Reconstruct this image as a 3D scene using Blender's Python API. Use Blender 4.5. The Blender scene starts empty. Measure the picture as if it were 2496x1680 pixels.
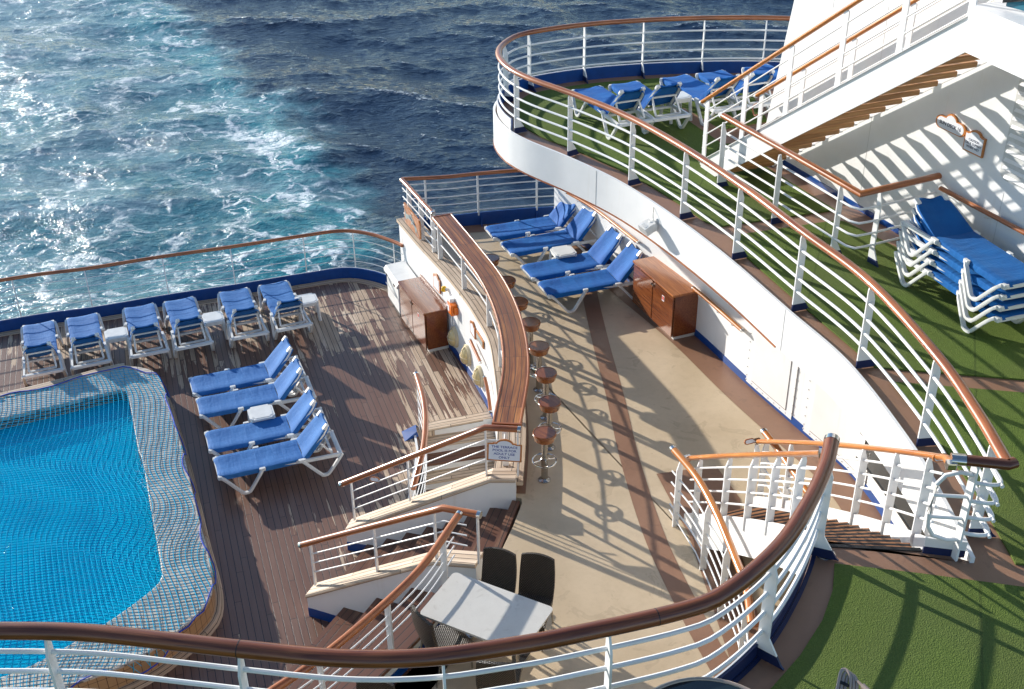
SEA_RES = 22; SKY = .12; SUNE = 4.6; EXPO = .76
import bpy, math, random
from mathutils import Vector, Matrix, noise
random.seed(7)
SC = bpy.context.scene
COL = SC.collection
PI = math.pi
# ------------------------------------------------------------------ camera model (measured from the photograph)
F = 2800.0; CZ = 11.2
_d = Vector((1312-1248, 5600-840, F)).normalized()
_up = -_d
_y = (Vector((0, 0, 1)) - _up*_up.z).normalized()
_x = _y.cross(_up)
RM = Matrix((_x, _y, _up))            # camera(right, down, forward) -> world
ZN = {'O': (0, 0, .93349), '1': (0, 560, 2.8005), '2': (832, 560, 2.8005), '3': (1664, 560, 2.8005), '4': (0, 1120, 2.8005), '6': (1600, 1000, 2.3058),
      '5': (700, 1000, 2.3057), '7': (1664, 0, 2.8005), '8': (900, 300, 2.6138), 'a': (740, 1000, 3.9196), 'b': (640, 1380, 5.226),
      'c': (960, 480, 5.6), 'e': (1940, 1000, 3.921), 'f': (1600, 1040, 4.356), 'g': (1660, 1400, 4.3148), 'h': (940, 820, 5.6),
      'i': (440, 780, 3.41), 'p': (0, 0, 1), 'G': (1360, 160, 3.8833), 'v': (1060, 640, 5.227), 'q': (1160, 380, 5.825), 'J': (860, 560, 11.2),
      'k': (1600, 400, 3.8833), 'm': (2200, 0, 5.2264), 'x': (1940, 1580, 8.96)}
def ray(k, a, b):
    o = ZN[k]
    return RM @ Vector((o[0]+a/o[2]-1248, o[1]+b/o[2]-840, F))
def A(k, a, b, z):
    """point at height z that the photograph shows at this spot"""
    w = ray(k, a, b); w = w*((z-CZ)/w.z)
    return (w.x, w.y)
def onpoly(W, k, a, b):
    w = ray(k, a, b)
    for p, q in zip(W, W[1:]):
        p = Vector(p); q = Vector(q); D = (q-p).normalized(); n = Vector((-D.y, D.x))
        t = n.dot(p)/n.dot(Vector((w.x, w.y))); r = w*t; s = (Vector((r.x, r.y))-p).dot(D)
        if -.02 <= s <= (q-p).length+.02: return (r.x, r.y, CZ+r.z)
    return None
AX = Vector((-.31, .95)).normalized()       # ship axis, towards the stern
BX = Vector((.95, .31)).normalized()
SUN = Vector((-.716, .639, .284)).normalized()

# ------------------------------------------------------------------ mesh builder
class MB:
    def __init__(s): s.v = []; s.f = []; s.uv = []
    def add(s, vs, fs, uvs=None):
        o = len(s.v); s.v += [tuple(v) for v in vs]
        for i, f in enumerate(fs):
            s.f.append(tuple(o+j for j in f))
            s.uv.append(uvs[i] if uvs else None)
        return s
    def box(s, c, d, rz=0., rx=0., ry=0., bev=0.):
        hx, hy, hz = d[0]/2, d[1]/2, d[2]/2
        M = Matrix.Translation(c) @ Matrix.Rotation(rz, 4, 'Z') @ Matrix.Rotation(ry, 4, 'Y') @ Matrix.Rotation(rx, 4, 'X')
        if bev <= 0:
            P = [Vector((x, y, z)) for z in (-hz, hz) for x, y in ((-hx, -hy), (hx, -hy), (hx, hy), (-hx, hy))]
            s.add([M @ p for p in P], [(3, 2, 1, 0), (4, 5, 6, 7), (0, 1, 5, 4), (1, 2, 6, 5), (2, 3, 7, 6), (3, 0, 4, 7)])
            return s
        b = min(bev, hx*.9, hy*.9, hz*.9)
        def ring(x, y, z):
            return [Vector(p) for p in ((-x+b, -y, z), (x-b, -y, z), (x, -y+b, z), (x, y-b, z), (x-b, y, z), (-x+b, y, z), (-x, y-b, z), (-x, -y+b, z))]
        def ring2(x, y, z):
            return [Vector(p) for p in ((-x+b, -y+b, z), (x-b, -y+b, z), (x-b, -y+b, z), (x-b, y-b, z), (x-b, y-b, z), (-x+b, y-b, z), (-x+b, y-b, z), (-x+b, -y+b, z))]
        k = b*.3
        def ring3(x, y, z):
            q = b*.7
            return [Vector(p) for p in ((-x+q, -y+k, z), (x-q, -y+k, z), (x-k, -y+q, z), (x-k, y-q, z), (x-q, y-k, z), (-x+q, y-k, z), (-x+k, y-q, z), (-x+k, -y+q, z))]
        R = [ring3(hx, hy, -hz), ring(hx, hy, -hz+b), ring(hx, hy, hz-b), ring3(hx, hy, hz)]
        vs = [M @ p for r in R for p in r]
        fs = [tuple(reversed(range(8))), tuple(range(24, 32))]
        for r in range(3):
            for i in range(8):
                j = (i+1) % 8
                fs.append((r*8+i, r*8+j, r*8+8+j, r*8+8+i))
        s.add(vs, fs); return s
    def sweep(s, path, prof, up='perp', closed=False, capz=True, loop=True):
        """prof: list of (side, up) points; path: list of 3D points; uv u = length along path, v = distance round the profile"""
        P = [Vector(p) for p in path]; n = len(P); m = len(prof)
        acc = [0.]
        for i in range(1, n): acc.append(acc[-1]+(P[i]-P[i-1]).length)
        pv = [0.]
        for i in range(1, m+1): pv.append(pv[-1]+(Vector(prof[i % m])-Vector(prof[i-1])).length)
        vs = []
        for i in range(n):
            if closed: a = P[i]-P[i-1]; b = P[(i+1) % n]-P[i]
            else: a = P[i]-P[i-1] if i else P[1]-P[0]; b = P[i+1]-P[i] if i < n-1 else P[-1]-P[-2]
            a.normalize(); b.normalize(); t = (a+b)
            if t.length < 1e-6: t = b.copy()
            t.normalize(); c = max(.35, t.dot(b))
            sd = t.cross(Vector((0, 0, 1)))
            if sd.length < 1e-4: sd = Vector((1, 0, 0))
            sd.normalize(); u = sd.cross(t) if up == 'perp' else Vector((0, 0, 1))
            hs = sd
            # mitre only in the plane of the bend
            bend = (b-a); k = 1/c
            for q in prof:
                off = hs*q[0] + u*q[1]
                if bend.length > 1e-4:
                    bn = bend.normalized(); off = off + bn*(off.dot(bn))*(k-1)
                vs.append(P[i]+off)
        fs = []; uv = []
        mm = m if loop else m-1
        for i in range(n if closed else n-1):
            i2 = (i+1) % n
            ua = acc[i]; ub = acc[i2] if i2 else acc[-1]+(P[0]-P[-1]).length
            for j in range(mm):
                j2 = (j+1) % m
                fs.append((i*m+j, i*m+j2, i2*m+j2, i2*m+j)); uv.append([(ua, pv[j]), (ua, pv[j+1]), (ub, pv[j+1]), (ub, pv[j])])
        if not closed and capz and loop:
            fs.append(tuple(reversed(range(m)))); uv.append([(0, 0)]*m)
            fs.append(tuple(range((n-1)*m, n*m))); uv.append([(0, 0)]*m)
        s.add(vs, fs, uv); return s
    def tube(s, path, r, n=8, closed=False):
        return s.sweep(path, [(r*math.cos(-2*PI*i/n), r*math.sin(-2*PI*i/n)) for i in range(n)], closed=closed)
    def oval(s, path, w, h, n=12, closed=False, up='perp'):
        return s.sweep(path, [(w/2*math.cos(-2*PI*i/n), h/2*math.sin(-2*PI*i/n)) for i in range(n)], closed=closed, up=up)
    def bar(s, path, w, h, up='z'):
        return s.sweep(path, [(-w/2, -h/2), (-w/2, h/2), (w/2, h/2), (w/2, -h/2)], up=up)
    def prism(s, poly, z0, z1):
        n = len(poly)
        ar = sum(poly[i][0]*poly[(i+1) % n][1]-poly[(i+1) % n][0]*poly[i][1] for i in range(n))
        if ar < 0: poly = poly[::-1]
        vs = [(p[0], p[1], z0) for p in poly]+[(p[0], p[1], z1) for p in poly]
        fs = [tuple(reversed(range(n))), tuple(range(n, 2*n))]+[(i, (i+1) % n, n+(i+1) % n, n+i) for i in range(n)]
        s.add(vs, fs); return s
    def extr(s, poly, M, t):
        """polygon in local xz plane of matrix M extruded by t along local y (centred)"""
        n = len(poly)
        vs = [M @ Vector((p[0], -t/2, p[1])) for p in poly]+[M @ Vector((p[0], t/2, p[1])) for p in poly]
        fs = [tuple(range(n)), tuple(reversed(range(n, 2*n)))]+[(i, n+i, n+(i+1) % n, (i+1) % n) for i in range(n)]
        s.add(vs, fs); return s
    def lathe(s, c, prof, n=24):
        m = len(prof); vs = []; fs = []
        for i in range(n):
            a = 2*PI*i/n
            for r, z in prof: vs.append((c[0]+r*math.cos(a), c[1]+r*math.sin(a), c[2]+z))
        for i in range(n):
            i2 = (i+1) % n
            for j in range(m-1): fs.append((i*m+j, i2*m+j, i2*m+j+1, i*m+j+1))
        s.add(vs, fs); return s
    def build(s, name, mat, parent=None, smooth=False, loc=None, kind=None, ang=40):
        me = bpy.data.meshes.new(name)
        me.from_pydata(s.v, [], s.f)
        if any(s.uv):
            L = me.uv_layers.new(name='UVMap'); k = 0
            for fi, f in enumerate(s.f):
                for ci in range(len(f)):
                    if s.uv[fi]: L.data[k].uv = s.uv[fi][ci]
                    k += 1
        me.validate(); me.materials.append(mat)
        if smooth:
            me.shade_smooth()
            try: me.set_sharp_from_angle(angle=math.radians(ang))
            except Exception: pass
        o = bpy.data.objects.new(name, me); COL.objects.link(o)
        if parent: o.parent = parent
        if loc: o.location = loc
        if kind: o['kind'] = kind
        return o
def tag(o, label, cat, group=None):
    o['label'] = label; o['category'] = cat
    if group: o['group'] = group
    return o
def thing(name, label, cat, loc=(0, 0, 0), rz=0., group=None):
    o = bpy.data.objects.new(name, None); o.empty_display_size = .2
    COL.objects.link(o); o.location = loc; o.rotation_euler = (0, 0, rz)
    return tag(o, label, cat, group)
def dup(root, loc, rz, label, rx=0.):
    r = root.copy(); COL.objects.link(r); r.location = loc; r.rotation_euler = (rx, 0, rz); r['label'] = label
    def rec(src, dst):
        for ch in list(src.children):
            c = ch.copy(); COL.objects.link(c); c.parent = dst; rec(ch, c)
    rec(root, r); return r
def spline(P, step=.2, closed=False):
    """smooth curve through 2D/3D points, evenly resampled"""
    P = [Vector(p) for p in P]; n = len(P); out = []
    for i in range(n if closed else n-1):
        p1 = P[i]; p2 = P[(i+1) % n]
        p0 = P[i-1] if (closed or i) else p1*2-p2
        p3 = P[(i+2) % n] if (closed or i < n-2) else p2*2-p1
        for k in range(12):
            t = k/12
            out.append(.5*((2*p1)+(p2-p0)*t+(2*p0-5*p1+4*p2-p3)*t*t+(3*p1-p0-3*p2+p3)*t**3))
    if not closed: out.append(P[-1])
    if closed: out.append(out[0])
    L = [0.]
    for a, b in zip(out, out[1:]): L.append(L[-1]+(b-a).length)
    m = max(2, int(round(L[-1]/step))); res = []; j = 0
    for i in range(m+1):
        d = L[-1]*i/m
        while j < len(L)-2 and L[j+1] < d: j += 1
        t = (d-L[j])/max(1e-9, L[j+1]-L[j]); res.append(out[j].lerp(out[j+1], t))
    if closed: res = res[:-1]
    return res
def z3(P, z): return [Vector((p[0], p[1], z)) for p in P]
def tang(P, i):
    a = P[max(0, i-1)]; b = P[min(len(P)-1, i+1)]; t = Vector((b[0]-a[0], b[1]-a[1])); return t.normalized()
def offs(P, d):
    """offset 2D path to its right side by d"""
    out = []
    for i in range(len(P)):
        t = tang(P, i); out.append(Vector((P[i][0]+t.y*d, P[i][1]-t.x*d)))
    return out
def nearest(P, q):
    q = Vector((q[0], q[1])); i = min(range(len(P)), key=lambda i: (Vector((P[i][0], P[i][1]))-q).length)
    return i
def sub(P, q0, q1):
    i, j = nearest(P, q0), nearest(P, q1); return P[min(i, j):max(i, j)+1]

# ------------------------------------------------------------------ materials
class NT:
    def __init__(s, name):
        s.m = bpy.data.materials.new(name); s.m.use_nodes = True
        s.t = s.m.node_tree; s.b = s.t.nodes['Principled BSDF']; s.o = s.t.nodes['Material Output']
    def n(s, typ, **kw):
        x = s.t.nodes.new(typ)
        for k, v in kw.items():
            if k.startswith('i_'):
                key = k[2:]
                x.inputs[int(key) if key.isdigit() else key.replace('_', ' ')].default_value = v
            else: setattr(x, k, v)
        return x
    def l(s, a, b): s.t.links.new(a, b)
    def set(s, name, v):
        if hasattr(v, 'is_output'): s.l(v, s.b.inputs[name])
        else: s.b.inputs[name].default_value = v
    def pos(s): return s.n('ShaderNodeNewGeometry').outputs['Position']
    def obj(s): return s.n('ShaderNodeTexCoord').outputs['Object']
    def uvc(s): return s.n('ShaderNodeTexCoord').outputs['UV']
    def mapv(s, v, sc=(1, 1, 1), rot=(0, 0, 0), loc=(0, 0, 0)):
        m = s.n('ShaderNodeMapping'); s.l(v, m.inputs[0]); m.inputs['Scale'].default_value = sc
        m.inputs['Rotation'].default_value = rot; m.inputs['Location'].default_value = loc; return m.outputs[0]
    def noise(s, v, sc, det=3, rough=.5, dist=0.):
        x = s.n('ShaderNodeTexNoise'); s.l(v, x.inputs['Vector']); x.inputs['Scale'].default_value = sc
        x.inputs['Detail'].default_value = det; x.inputs['Roughness'].default_value = rough; x.inputs['Distortion'].default_value = dist
        return x.outputs['Fac']
    def ramp(s, f, *stops):
        x = s.n('ShaderNodeValToRGB'); s.l(f, x.inputs[0]); e = x.color_ramp.elements
        while len(e) < len(stops): e.new(.5)
        for q, (p, c) in zip(e, stops):
            q.position = p; q.color = (c if hasattr(c, '__len__') else (c, c, c))[:3]+(1,) if hasattr(c, '__len__') else (c, c, c, 1)
        return x.outputs[0]
    def mix(s, f, a, b, mode='MIX'):
        x = s.n('ShaderNodeMix', data_type='RGBA', blend_type=mode)
        for i, v in ((0, f), (6, a), (7, b)):
            if hasattr(v, 'is_output'): s.l(v, x.inputs[i])
            else: x.inputs[i].default_value = v if i == 0 else (tuple(v)+(1,))[:4]
        return x.outputs[2]
    def math(s, op, a, b=None, c=None, clamp=False):
        x = s.n('ShaderNodeMath', operation=op, use_clamp=clamp)
        for i, v in enumerate((a, b, c)):
            if v is None: continue
            if hasattr(v, 'is_output'): s.l(v, x.inputs[i])
            else: x.inputs[i].default_value = v
        return x.outputs[0]
    def sep(s, v):
        x = s.n('ShaderNodeSeparateXYZ'); s.l(v, x.inputs[0]); return x.outputs
    def comb(s, x_, y_, z_=0.):
        x = s.n('ShaderNodeCombineXYZ')
        for i, v in enumerate((x_, y_, z_)):
            if hasattr(v, 'is_output'): s.l(v, x.inputs[i])
            else: x.inputs[i].default_value = v
        return x.outputs[0]
    def bump(s, h, st=.3, d=.01, nrm=None):
        x = s.n('ShaderNodeBump'); s.l(h, x.inputs['Height']); x.inputs['Strength'].default_value = st; x.inputs['Distance'].default_value = d
        if nrm: s.l(nrm, x.inputs['Normal'])
        s.l(x.outputs[0], s.b.inputs['Normal']); return x.outputs[0]

def mat_paint(name, col, rough=.35, dirt=.06, coat=0., spec=.5, sc=2., bump=.04):
    t = NT(name); p = t.pos()
    a = t.noise(p, sc, 4, .6); b = t.noise(p, sc*14, 3, .6)
    c1 = tuple(x*(1-dirt*2.2) for x in col); c2 = col
    f = t.ramp(a, (.3, 0.), (.62, 1.)); c = t.mix(f, c1, c2)
    c = t.mix(t.ramp(b, (.62, 0.), (.8, dirt*2)), c, tuple(x*.75 for x in col))
    sk = t.noise(t.mapv(p, (9, 9, .5)), 1.1, 4, .6)
    c = t.mix(t.ramp(sk, (.60, 0.), (.78, .24 if dirt < .06 else .12)), c, (col[0]*.78, col[1]*.70, col[2]*.58))
    t.set('Base Color', c); t.set('Roughness', t.math('ADD', rough-.06, t.math('MULTIPLY', b, .14)))
    t.set('Specular IOR Level', spec)
    if coat: t.set('Coat Weight', coat); t.set('Coat Roughness', .15)
    t.bump(a, bump, .03); return t.m
def mat_varnish(name, c1, c2, c3, rough=.22, seam=0., joint=0., uv=True, coat=.6):
    """varnished timber: grain runs along u; dark seams every `seam` metres across, joints every `joint` metres"""
    t = NT(name)
    v = t.uvc() if uv else t.obj()
    off = t.n('ShaderNodeObjectInfo').outputs['Random']
    v2 = t.comb(t.math('ADD', t.sep(v)[0], t.math('MULTIPLY', off, 37.)), t.sep(v)[1], t.sep(v)[2])
    g = t.noise(t.mapv(v2, (1.3, 26, 26)), 1.6, 5, .6, .4)
    h = t.noise(t.mapv(v2, (.5, 3, 3)), 1.1, 3, .6)
    c = t.mix(t.ramp(g, (.36, 0.), (.62, 1.)), c1, c2)
    c = t.mix(t.ramp(h, (.45, 0.), (.68, .75)), c, c3)
    rg = t.math('ADD', rough, t.math('MULTIPLY', g, .12))
    if seam or joint:
        sx, sy, _ = t.sep(v)
        fr = None
        if seam:
            s1 = t.math('PINGPONG', t.math('ADD', sy, seam/2), seam/2); fr = t.math('LESS_THAN', s1, .0042)
            idn = t.math('FLOOR', t.math('DIVIDE', sy, seam))
            tone = t.n('ShaderNodeTexWhiteNoise', noise_dimensions='2D'); t.l(t.comb(idn, t.math('FLOOR', t.math('DIVIDE', sx, joint or 50.))), tone.inputs['Vector'])
            c = t.mix(t.math('MULTIPLY', tone.outputs['Value'], .7), c, c3)
        if joint:
            s2 = t.math('LESS_THAN', t.math('PINGPONG', sx, joint/2), .0028); fr = s2 if fr is None else t.math('MAXIMUM', fr, s2)
        c = t.mix(fr, c, (.012, .008, .006))
        t.bump(t.math('SUBTRACT', t.math('MULTIPLY', g, .25), fr), .3, .006)
    else: t.bump(g, .05, .005)
    t.set('Base Color', c); t.set('Roughness', rg); t.set('Coat Weight', coat); t.set('Coat Roughness', .12)
    return t.m
def mat_teakdeck(name, width=.095, lng=1.7, ang=0., dark=.5, v=None, uv=False, tint=None):
    """planks with black caulking, silvered and wet-dark boards mixed"""
    t = NT(name)
    if uv: pv = t.mapv(t.uvc(), loc=(.3, .031, 0))
    else: pv = t.mapv(t.pos(), rot=(0, 0, -ang))
    x, y, z = t.sep(pv)
    row = t.math('FLOOR', t.math('DIVIDE', y, width))
    wn = t.n('ShaderNodeTexWhiteNoise', noise_dimensions='1D'); t.l(row, wn.inputs['W'])
    xs = t.math('ADD', x, t.math('MULTIPLY', wn.outputs['Value'], 7.))
    colm = t.math('FLOOR', t.math('DIVIDE', xs, lng))
    wn2 = t.n('ShaderNodeTexWhiteNoise', noise_dimensions='2D'); t.l(t.comb(row, colm), wn2.inputs['Vector']); r = wn2.outputs['Value']
    ey = t.math('PINGPONG', y, width/2); ex = t.math('PINGPONG', xs, lng/2)
    seam = t.math('MAXIMUM', t.math('LESS_THAN', ey, .0048), t.math('LESS_THAN', ex, .004))
    gv = t.comb(t.math('ADD', xs, t.math('MULTIPLY', r, 31.)), y, r)
    g = t.noise(t.mapv(gv, (1.5, 34, 9)), 1.3, 5, .65, .3)
    big = t.noise(t.mapv(gv, (.8, 11, 2.2)), .8, 5, .68, .6)
    blotch = t.noise(pv, .55, 3, .5)
    base = t.mix(r, (.50, .375, .265), (.74, .60, .455))
    base = t.mix(t.ramp(g, (.35, 0.), (.72, .85)), base, (.30, .20, .125))
    dk = t.math('ADD', big, t.math('ADD', t.math('MULTIPLY', r, .21), t.math('MULTIPLY', blotch, .80)))
    if not uv:   # boards round the pool and its loungers: damp, plus shade deepened in the colour
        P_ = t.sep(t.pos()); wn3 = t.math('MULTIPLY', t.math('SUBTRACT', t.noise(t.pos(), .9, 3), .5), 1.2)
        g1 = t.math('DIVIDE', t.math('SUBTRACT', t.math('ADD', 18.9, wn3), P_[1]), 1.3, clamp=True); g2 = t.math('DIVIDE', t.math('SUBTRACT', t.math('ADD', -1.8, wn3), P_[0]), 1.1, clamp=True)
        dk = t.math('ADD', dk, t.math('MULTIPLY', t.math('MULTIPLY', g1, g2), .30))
    wet_shade = t.ramp(dk, (.99-dark*.36, 0.), (1.13-dark*.36, 1.))
    if tint: base = t.mix(tint[0], base, tint[1])
    base = t.mix(t.math('MULTIPLY', wet_shade, .88), base, (.125, .050, .030))
    base = t.mix(seam, base, (.012, .010, .009))
    t.set('Base Color', base); t.set('Roughness', t.math('SUBTRACT', .72, t.math('MULTIPLY', wet_shade, .32)))
    t.bump(t.math('SUBTRACT', t.math('MULTIPLY', g, .3), seam), .35, .006)
    return t.m
def mat_floor(name, c1, c2, c3, rough=.5):
    t = NT(name); p = t.pos()
    a = t.noise(p, .7, 5, .6, .4); b = t.noise(p, 9, 4, .65); c_ = t.noise(p, 2.3, 4, .6, 1.2); d = t.noise(p, 90, 2, .6)
    c = t.mix(t.ramp(a, (.35, 0.), (.68, 1.)), c1, c2)
    c = t.mix(t.ramp(b, (.45, 0.), (.75, .25)), c, c3)
    c = t.mix(t.ramp(c_, (.60, 0.), (.63, .5), (.70, .22)), c, c3)
    sc_ = t.noise(t.mapv(p, (2.5, 14, 1), rot=(0, 0, .6)), 2.2, 4, .7, .5); c = t.mix(t.ramp(sc_, (.68, 0.), (.74, .35)), c, tuple(min(1, x*1.25) for x in c2))
    c = t.mix(t.ramp(d, (.66, 0.), (.72, .45)), c, tuple(x*.45 for x in c3))
    t.set('Base Color', c); t.set('Roughness', t.math('ADD', rough-.12, t.math('MULTIPLY', a, .25)))
    t.bump(d, .12, .004); return t.m
def mat_turf():
    t = NT('turf'); p = t.pos()
    a = t.noise(p, 120, 3, .7); b = t.noise(p, .8, 4, .6); c_ = t.noise(t.mapv(p, (1, 1, 1)), 14, 4, .65)
    v = t.n('ShaderNodeTexVoronoi', feature='F1', i_Scale=85.); t.l(p, v.inputs['Vector'])
    c = t.mix(t.ramp(a, (.3, 0.), (.7, 1.)), (.058, .100, .014), (.155, .225, .040))
    c = t.mix(t.ramp(b, (.35, 0.), (.7, .5)), c, (.095, .115, .026))
    c = t.mix(t.ramp(c_, (.5, 0.), (.8, .35)), c, (.17, .225, .055))
    xx, yy, _ = t.sep(t.mapv(p, rot=(0, 0, .33)))
    c = t.mix(t.math('MULTIPLY', t.math('LESS_THAN', t.math('PINGPONG', t.math('ADD', xx, .6), 1.0), .012), .45), c, (.03, .05, .01))
    wr = t.noise(p, .45, 3, .6, .8); c = t.mix(t.ramp(wr, (.48, 0.), (.66, .40)), c, (.105, .125, .045))
    t.set('Base Color', c); t.set('Roughness', .85); t.set('Specular IOR Level', .2)
    t.bump(t.math('ADD', t.math('MULTIPLY', v.outputs['Distance'], 1.), a), .55, .012); return t.m
def mat_plain(name, col, rough=.5, metal=0., sheen=0., coat=0., spec=.5, bscale=0., bst=.1):
    t = NT(name); t.set('Base Color', tuple(col)+(1,)); t.set('Roughness', rough); t.set('Metallic', metal); t.set('Sheen Weight', sheen)
    t.set('Coat Weight', coat); t.set('Specular IOR Level', spec)
    if bscale:
        p = t.obj(); a = t.noise(p, bscale, 3, .6); t.bump(a, bst, .004)
        t.set('Base Color', t.mix(t.ramp(a, (.3, 0.), (.7, 1.)), tuple(c*.86 for c in col), col))
    return t.m
def mat_fabric(name, c1, c2):
    t = NT(name); p = t.obj()
    a = t.noise(t.mapv(p, (2.2, 1.2, 1)), 1.8, 3, .55); w = t.noise(t.mapv(p, (7, 1.6, 4)), 1.6, 3, .5, .5); fine = t.noise(p, 260, 2, .6)
    t.set('Base Color', t.mix(t.ramp(a, (.3, 0.), (.72, 1.)), c1, c2)); t.set('Roughness', .75); t.set('Specular IOR Level', .25); t.set('Sheen Weight', .08); t.set('Sheen Roughness', .4)
    t.set('Sheen Tint', (.55, .8, 1, 1))
    w2 = t.noise(t.mapv(p, (3, 14, 5)), 1.3, 3, .5, .8)
    t.bump(t.math('ADD', t.math('ADD', w, t.math('MULTIPLY', w2, .5)), t.math('MULTIPLY', fine, .04)), .36, .03); return t.m
def mat_wicker():
    t = NT('wicker'); p = t.uvc(); x, y, _ = t.sep(p)
    s = 88.
    wx = t.math('SINE', t.math('MULTIPLY', x, s*2)); wy = t.math('SINE', t.math('MULTIPLY', y, s*2.6))
    h = t.math('MULTIPLY', wx, wy); hh = t.math('MAXIMUM', t.math('ABSOLUTE', wx), t.math('ABSOLUTE', wy))
    n = t.noise(t.pos(), 40, 2)
    t.set('Base Color', t.mix(t.ramp(h, (.3, 0.), (.7, 1.)), (.018, .012, .008), (.13, .095, .068))); t.set('Roughness', .38)
    t.bump(t.math('ADD', h, t.math('MULTIPLY', hh, .6)), .8, .006); return t.m
def mat_water(name):
    t = NT(name); p = t.pos()
    r = t.noise(p, 2.2, 4, .55, .8); r2 = t.noise(t.mapv(p, (1, 1.8, 1)), 8, 3, .6)
    n = t.bump(t.math('ADD', r, t.math('MULTIPLY', r2, .3)), .55, .10)
    tr = t.n('ShaderNodeBsdfTransparent'); tr.inputs[0].default_value = (.60, 1, 1, 1)
    gl = t.n('ShaderNodeBsdfGlossy'); gl.inputs['Roughness'].default_value = .05; t.l(n, gl.inputs['Normal'])
    df = t.n('ShaderNodeBsdfDiffuse'); df.inputs[0].default_value = (.001, .60, .95, 1)
    m0 = t.n('ShaderNodeMixShader'); m0.inputs[0].default_value = .66; t.l(tr.outputs[0], m0.inputs[1]); t.l(df.outputs[0], m0.inputs[2])
    fr = t.n('ShaderNodeFresnel'); fr.inputs[0].default_value = 1.33; t.l(n, fr.inputs['Normal'])
    mx = t.n('ShaderNodeMixShader'); t.l(fr.outputs[0], mx.inputs[0]); t.l(m0.outputs[0], mx.inputs[1]); t.l(gl.outputs[0], mx.inputs[2])
    t.l(mx.outputs[0], t.o.inputs['Surface']); return t.m
def mat_poolfloor():
    t = NT('pool_floor'); p = t.pos()
    a = t.noise(p, .5, 4, .6, 1.4); b = t.noise(p, 1.8, 4, .65, 1.2)
    c = t.mix(t.ramp(a, (.36, 0.), (.66, 1.)), (.004, .50, .78), (.02, .78, .92))
    c = t.mix(t.ramp(b, (.50, 0.), (.72, .7)), c, (.10, .78, .80))  # pale mottling paints rippling caustic light into the floor colour
    t.set('Base Color', c); t.set('Roughness', .8); return t.m
def mat_sea():
    t = NT('sea'); p = t.pos(); x, y, z = t.sep(p)
    # wake: everything to the left of a ragged line astern of the ship
    n1 = t.noise(p, .075, 4, .6, .6); n2 = t.noise(p, .33, 4, .6, .5)
    xe = t.math('SUBTRACT', -12.0, t.math('MULTIPLY', t.math('MAXIMUM', t.math('SUBTRACT', y, 83.), -6.), .50))
    d = t.math('SUBTRACT', xe, x)
    d = t.math('ADD', d, t.math('MULTIPLY', t.math('SUBTRACT', n1, .5), 19.)); d = t.math('ADD', d, t.math('MULTIPLY', t.math('SUBTRACT', n2, .5), 7.))
    wake = t.n('ShaderNodeMapRange', interpolation_type='SMOOTHSTEP'); t.l(d, wake.inputs[0]); wake.inputs[1].default_value = -2.5; wake.inputs[2].default_value = 3.5
    W = wake.outputs[0]
    edge = t.math('MULTIPLY', W, t.math('SUBTRACT', 1., t.math('DIVIDE', t.math('ABSOLUTE', t.math('SUBTRACT', d, 3.5)), 9.), clamp=True))
    # turquoise aerated water
    tq = t.noise(t.mapv(p, (1, .8, 1)), .07, 4, .6, 1.2); near = t.math('MULTIPLY', t.math('SUBTRACT', 118., y), .012, clamp=True)
    aer = t.math('ADD', t.ramp(tq, (.40, .08), (.66, 1.)), t.math('MULTIPLY', near, .25), clamp=True)
    aer = t.math('MAXIMUM', t.math('MULTIPLY', aer, .55), t.math('MULTIPLY', edge, 1.0))
    deep = t.mix(t.noise(p, .2, 3), (.003, .013, .038), (.008, .028, .070))
    murk = t.mix(t.noise(p, .16, 4, .6, 1.), (.016, .062, .105), (.042, .140, .180))
    c = t.mix(W, deep, t.mix(aer, murk, (.030, .235, .275)))
    milk_glare = t.math('MULTIPLY', t.ramp(t.noise(t.mapv(p, (.6, 1.1, 1), rot=(0, 0, .3)), .11, 5, .62, 1.3), (.42, 0.), (.66, .62)), t.ramp(t.noise(p, .9, 4, .65, .5), (.30, .35), (.62, 1.)))
    left = t.math('DIVIDE', t.math('SUBTRACT', -24., x), 40., clamp=True)  # paler towards the left: sun and sky glare put into the water colour
    milk_glare = t.math('MULTIPLY', t.math('ADD', milk_glare, t.math('MULTIPLY', left, .34)), W, clamp=True)
    c = t.mix(milk_glare, c, (.34, .47, .51))
    # foam threads: warped cell edges at three sizes
    wp = t.n('ShaderNodeTexNoise', i_Scale=.42, i_Detail=4.); t.l(p, wp.inputs['Vector'])
    wv = t.n('ShaderNodeVectorMath', operation='MULTIPLY_ADD'); t.l(wp.outputs['Color'], wv.inputs[0]); wv.inputs[1].default_value = (4.6, 4.6, 0); t.l(p, wv.inputs[2])
    def cells(sc, wd, sx=.72):
        v = t.n('ShaderNodeTexVoronoi', feature='DISTANCE_TO_EDGE', i_Scale=sc); t.l(t.mapv(wv.outputs[0], (sx, 1.15, .0), rot=(0, 0, .35)), v.inputs['Vector'])
        m = t.n('ShaderNodeMapRange', interpolation_type='SMOOTHSTEP'); t.l(v.outputs['Distance'], m.inputs[0]); m.inputs[1].default_value = wd; m.inputs[2].default_value = 0.; 
        m.inputs[3].default_value = 0.; m.inputs[4].default_value = 1.
        return m.outputs[0]
    l1 = t.math('MULTIPLY', cells(.20, .085), t.ramp(t.noise(p, .17, 4, .6, .5), (.43, 0.), (.57, 1.)))
    l2 = t.math('MULTIPLY', cells(.55, .085), t.ramp(t.noise(p, .30, 4, .6, .5), (.47, 0.), (.60, 1.)))
    l3 = t.math('MULTIPLY', cells(1.5, .12), t.ramp(t.noise(p, .24, 5, .65, 1.), (.56, 0.), (.70, .5)))
    sp = t.ramp(t.noise(p, 1.8, 5, .7), (.60, 0.), (.68, .6))
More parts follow.
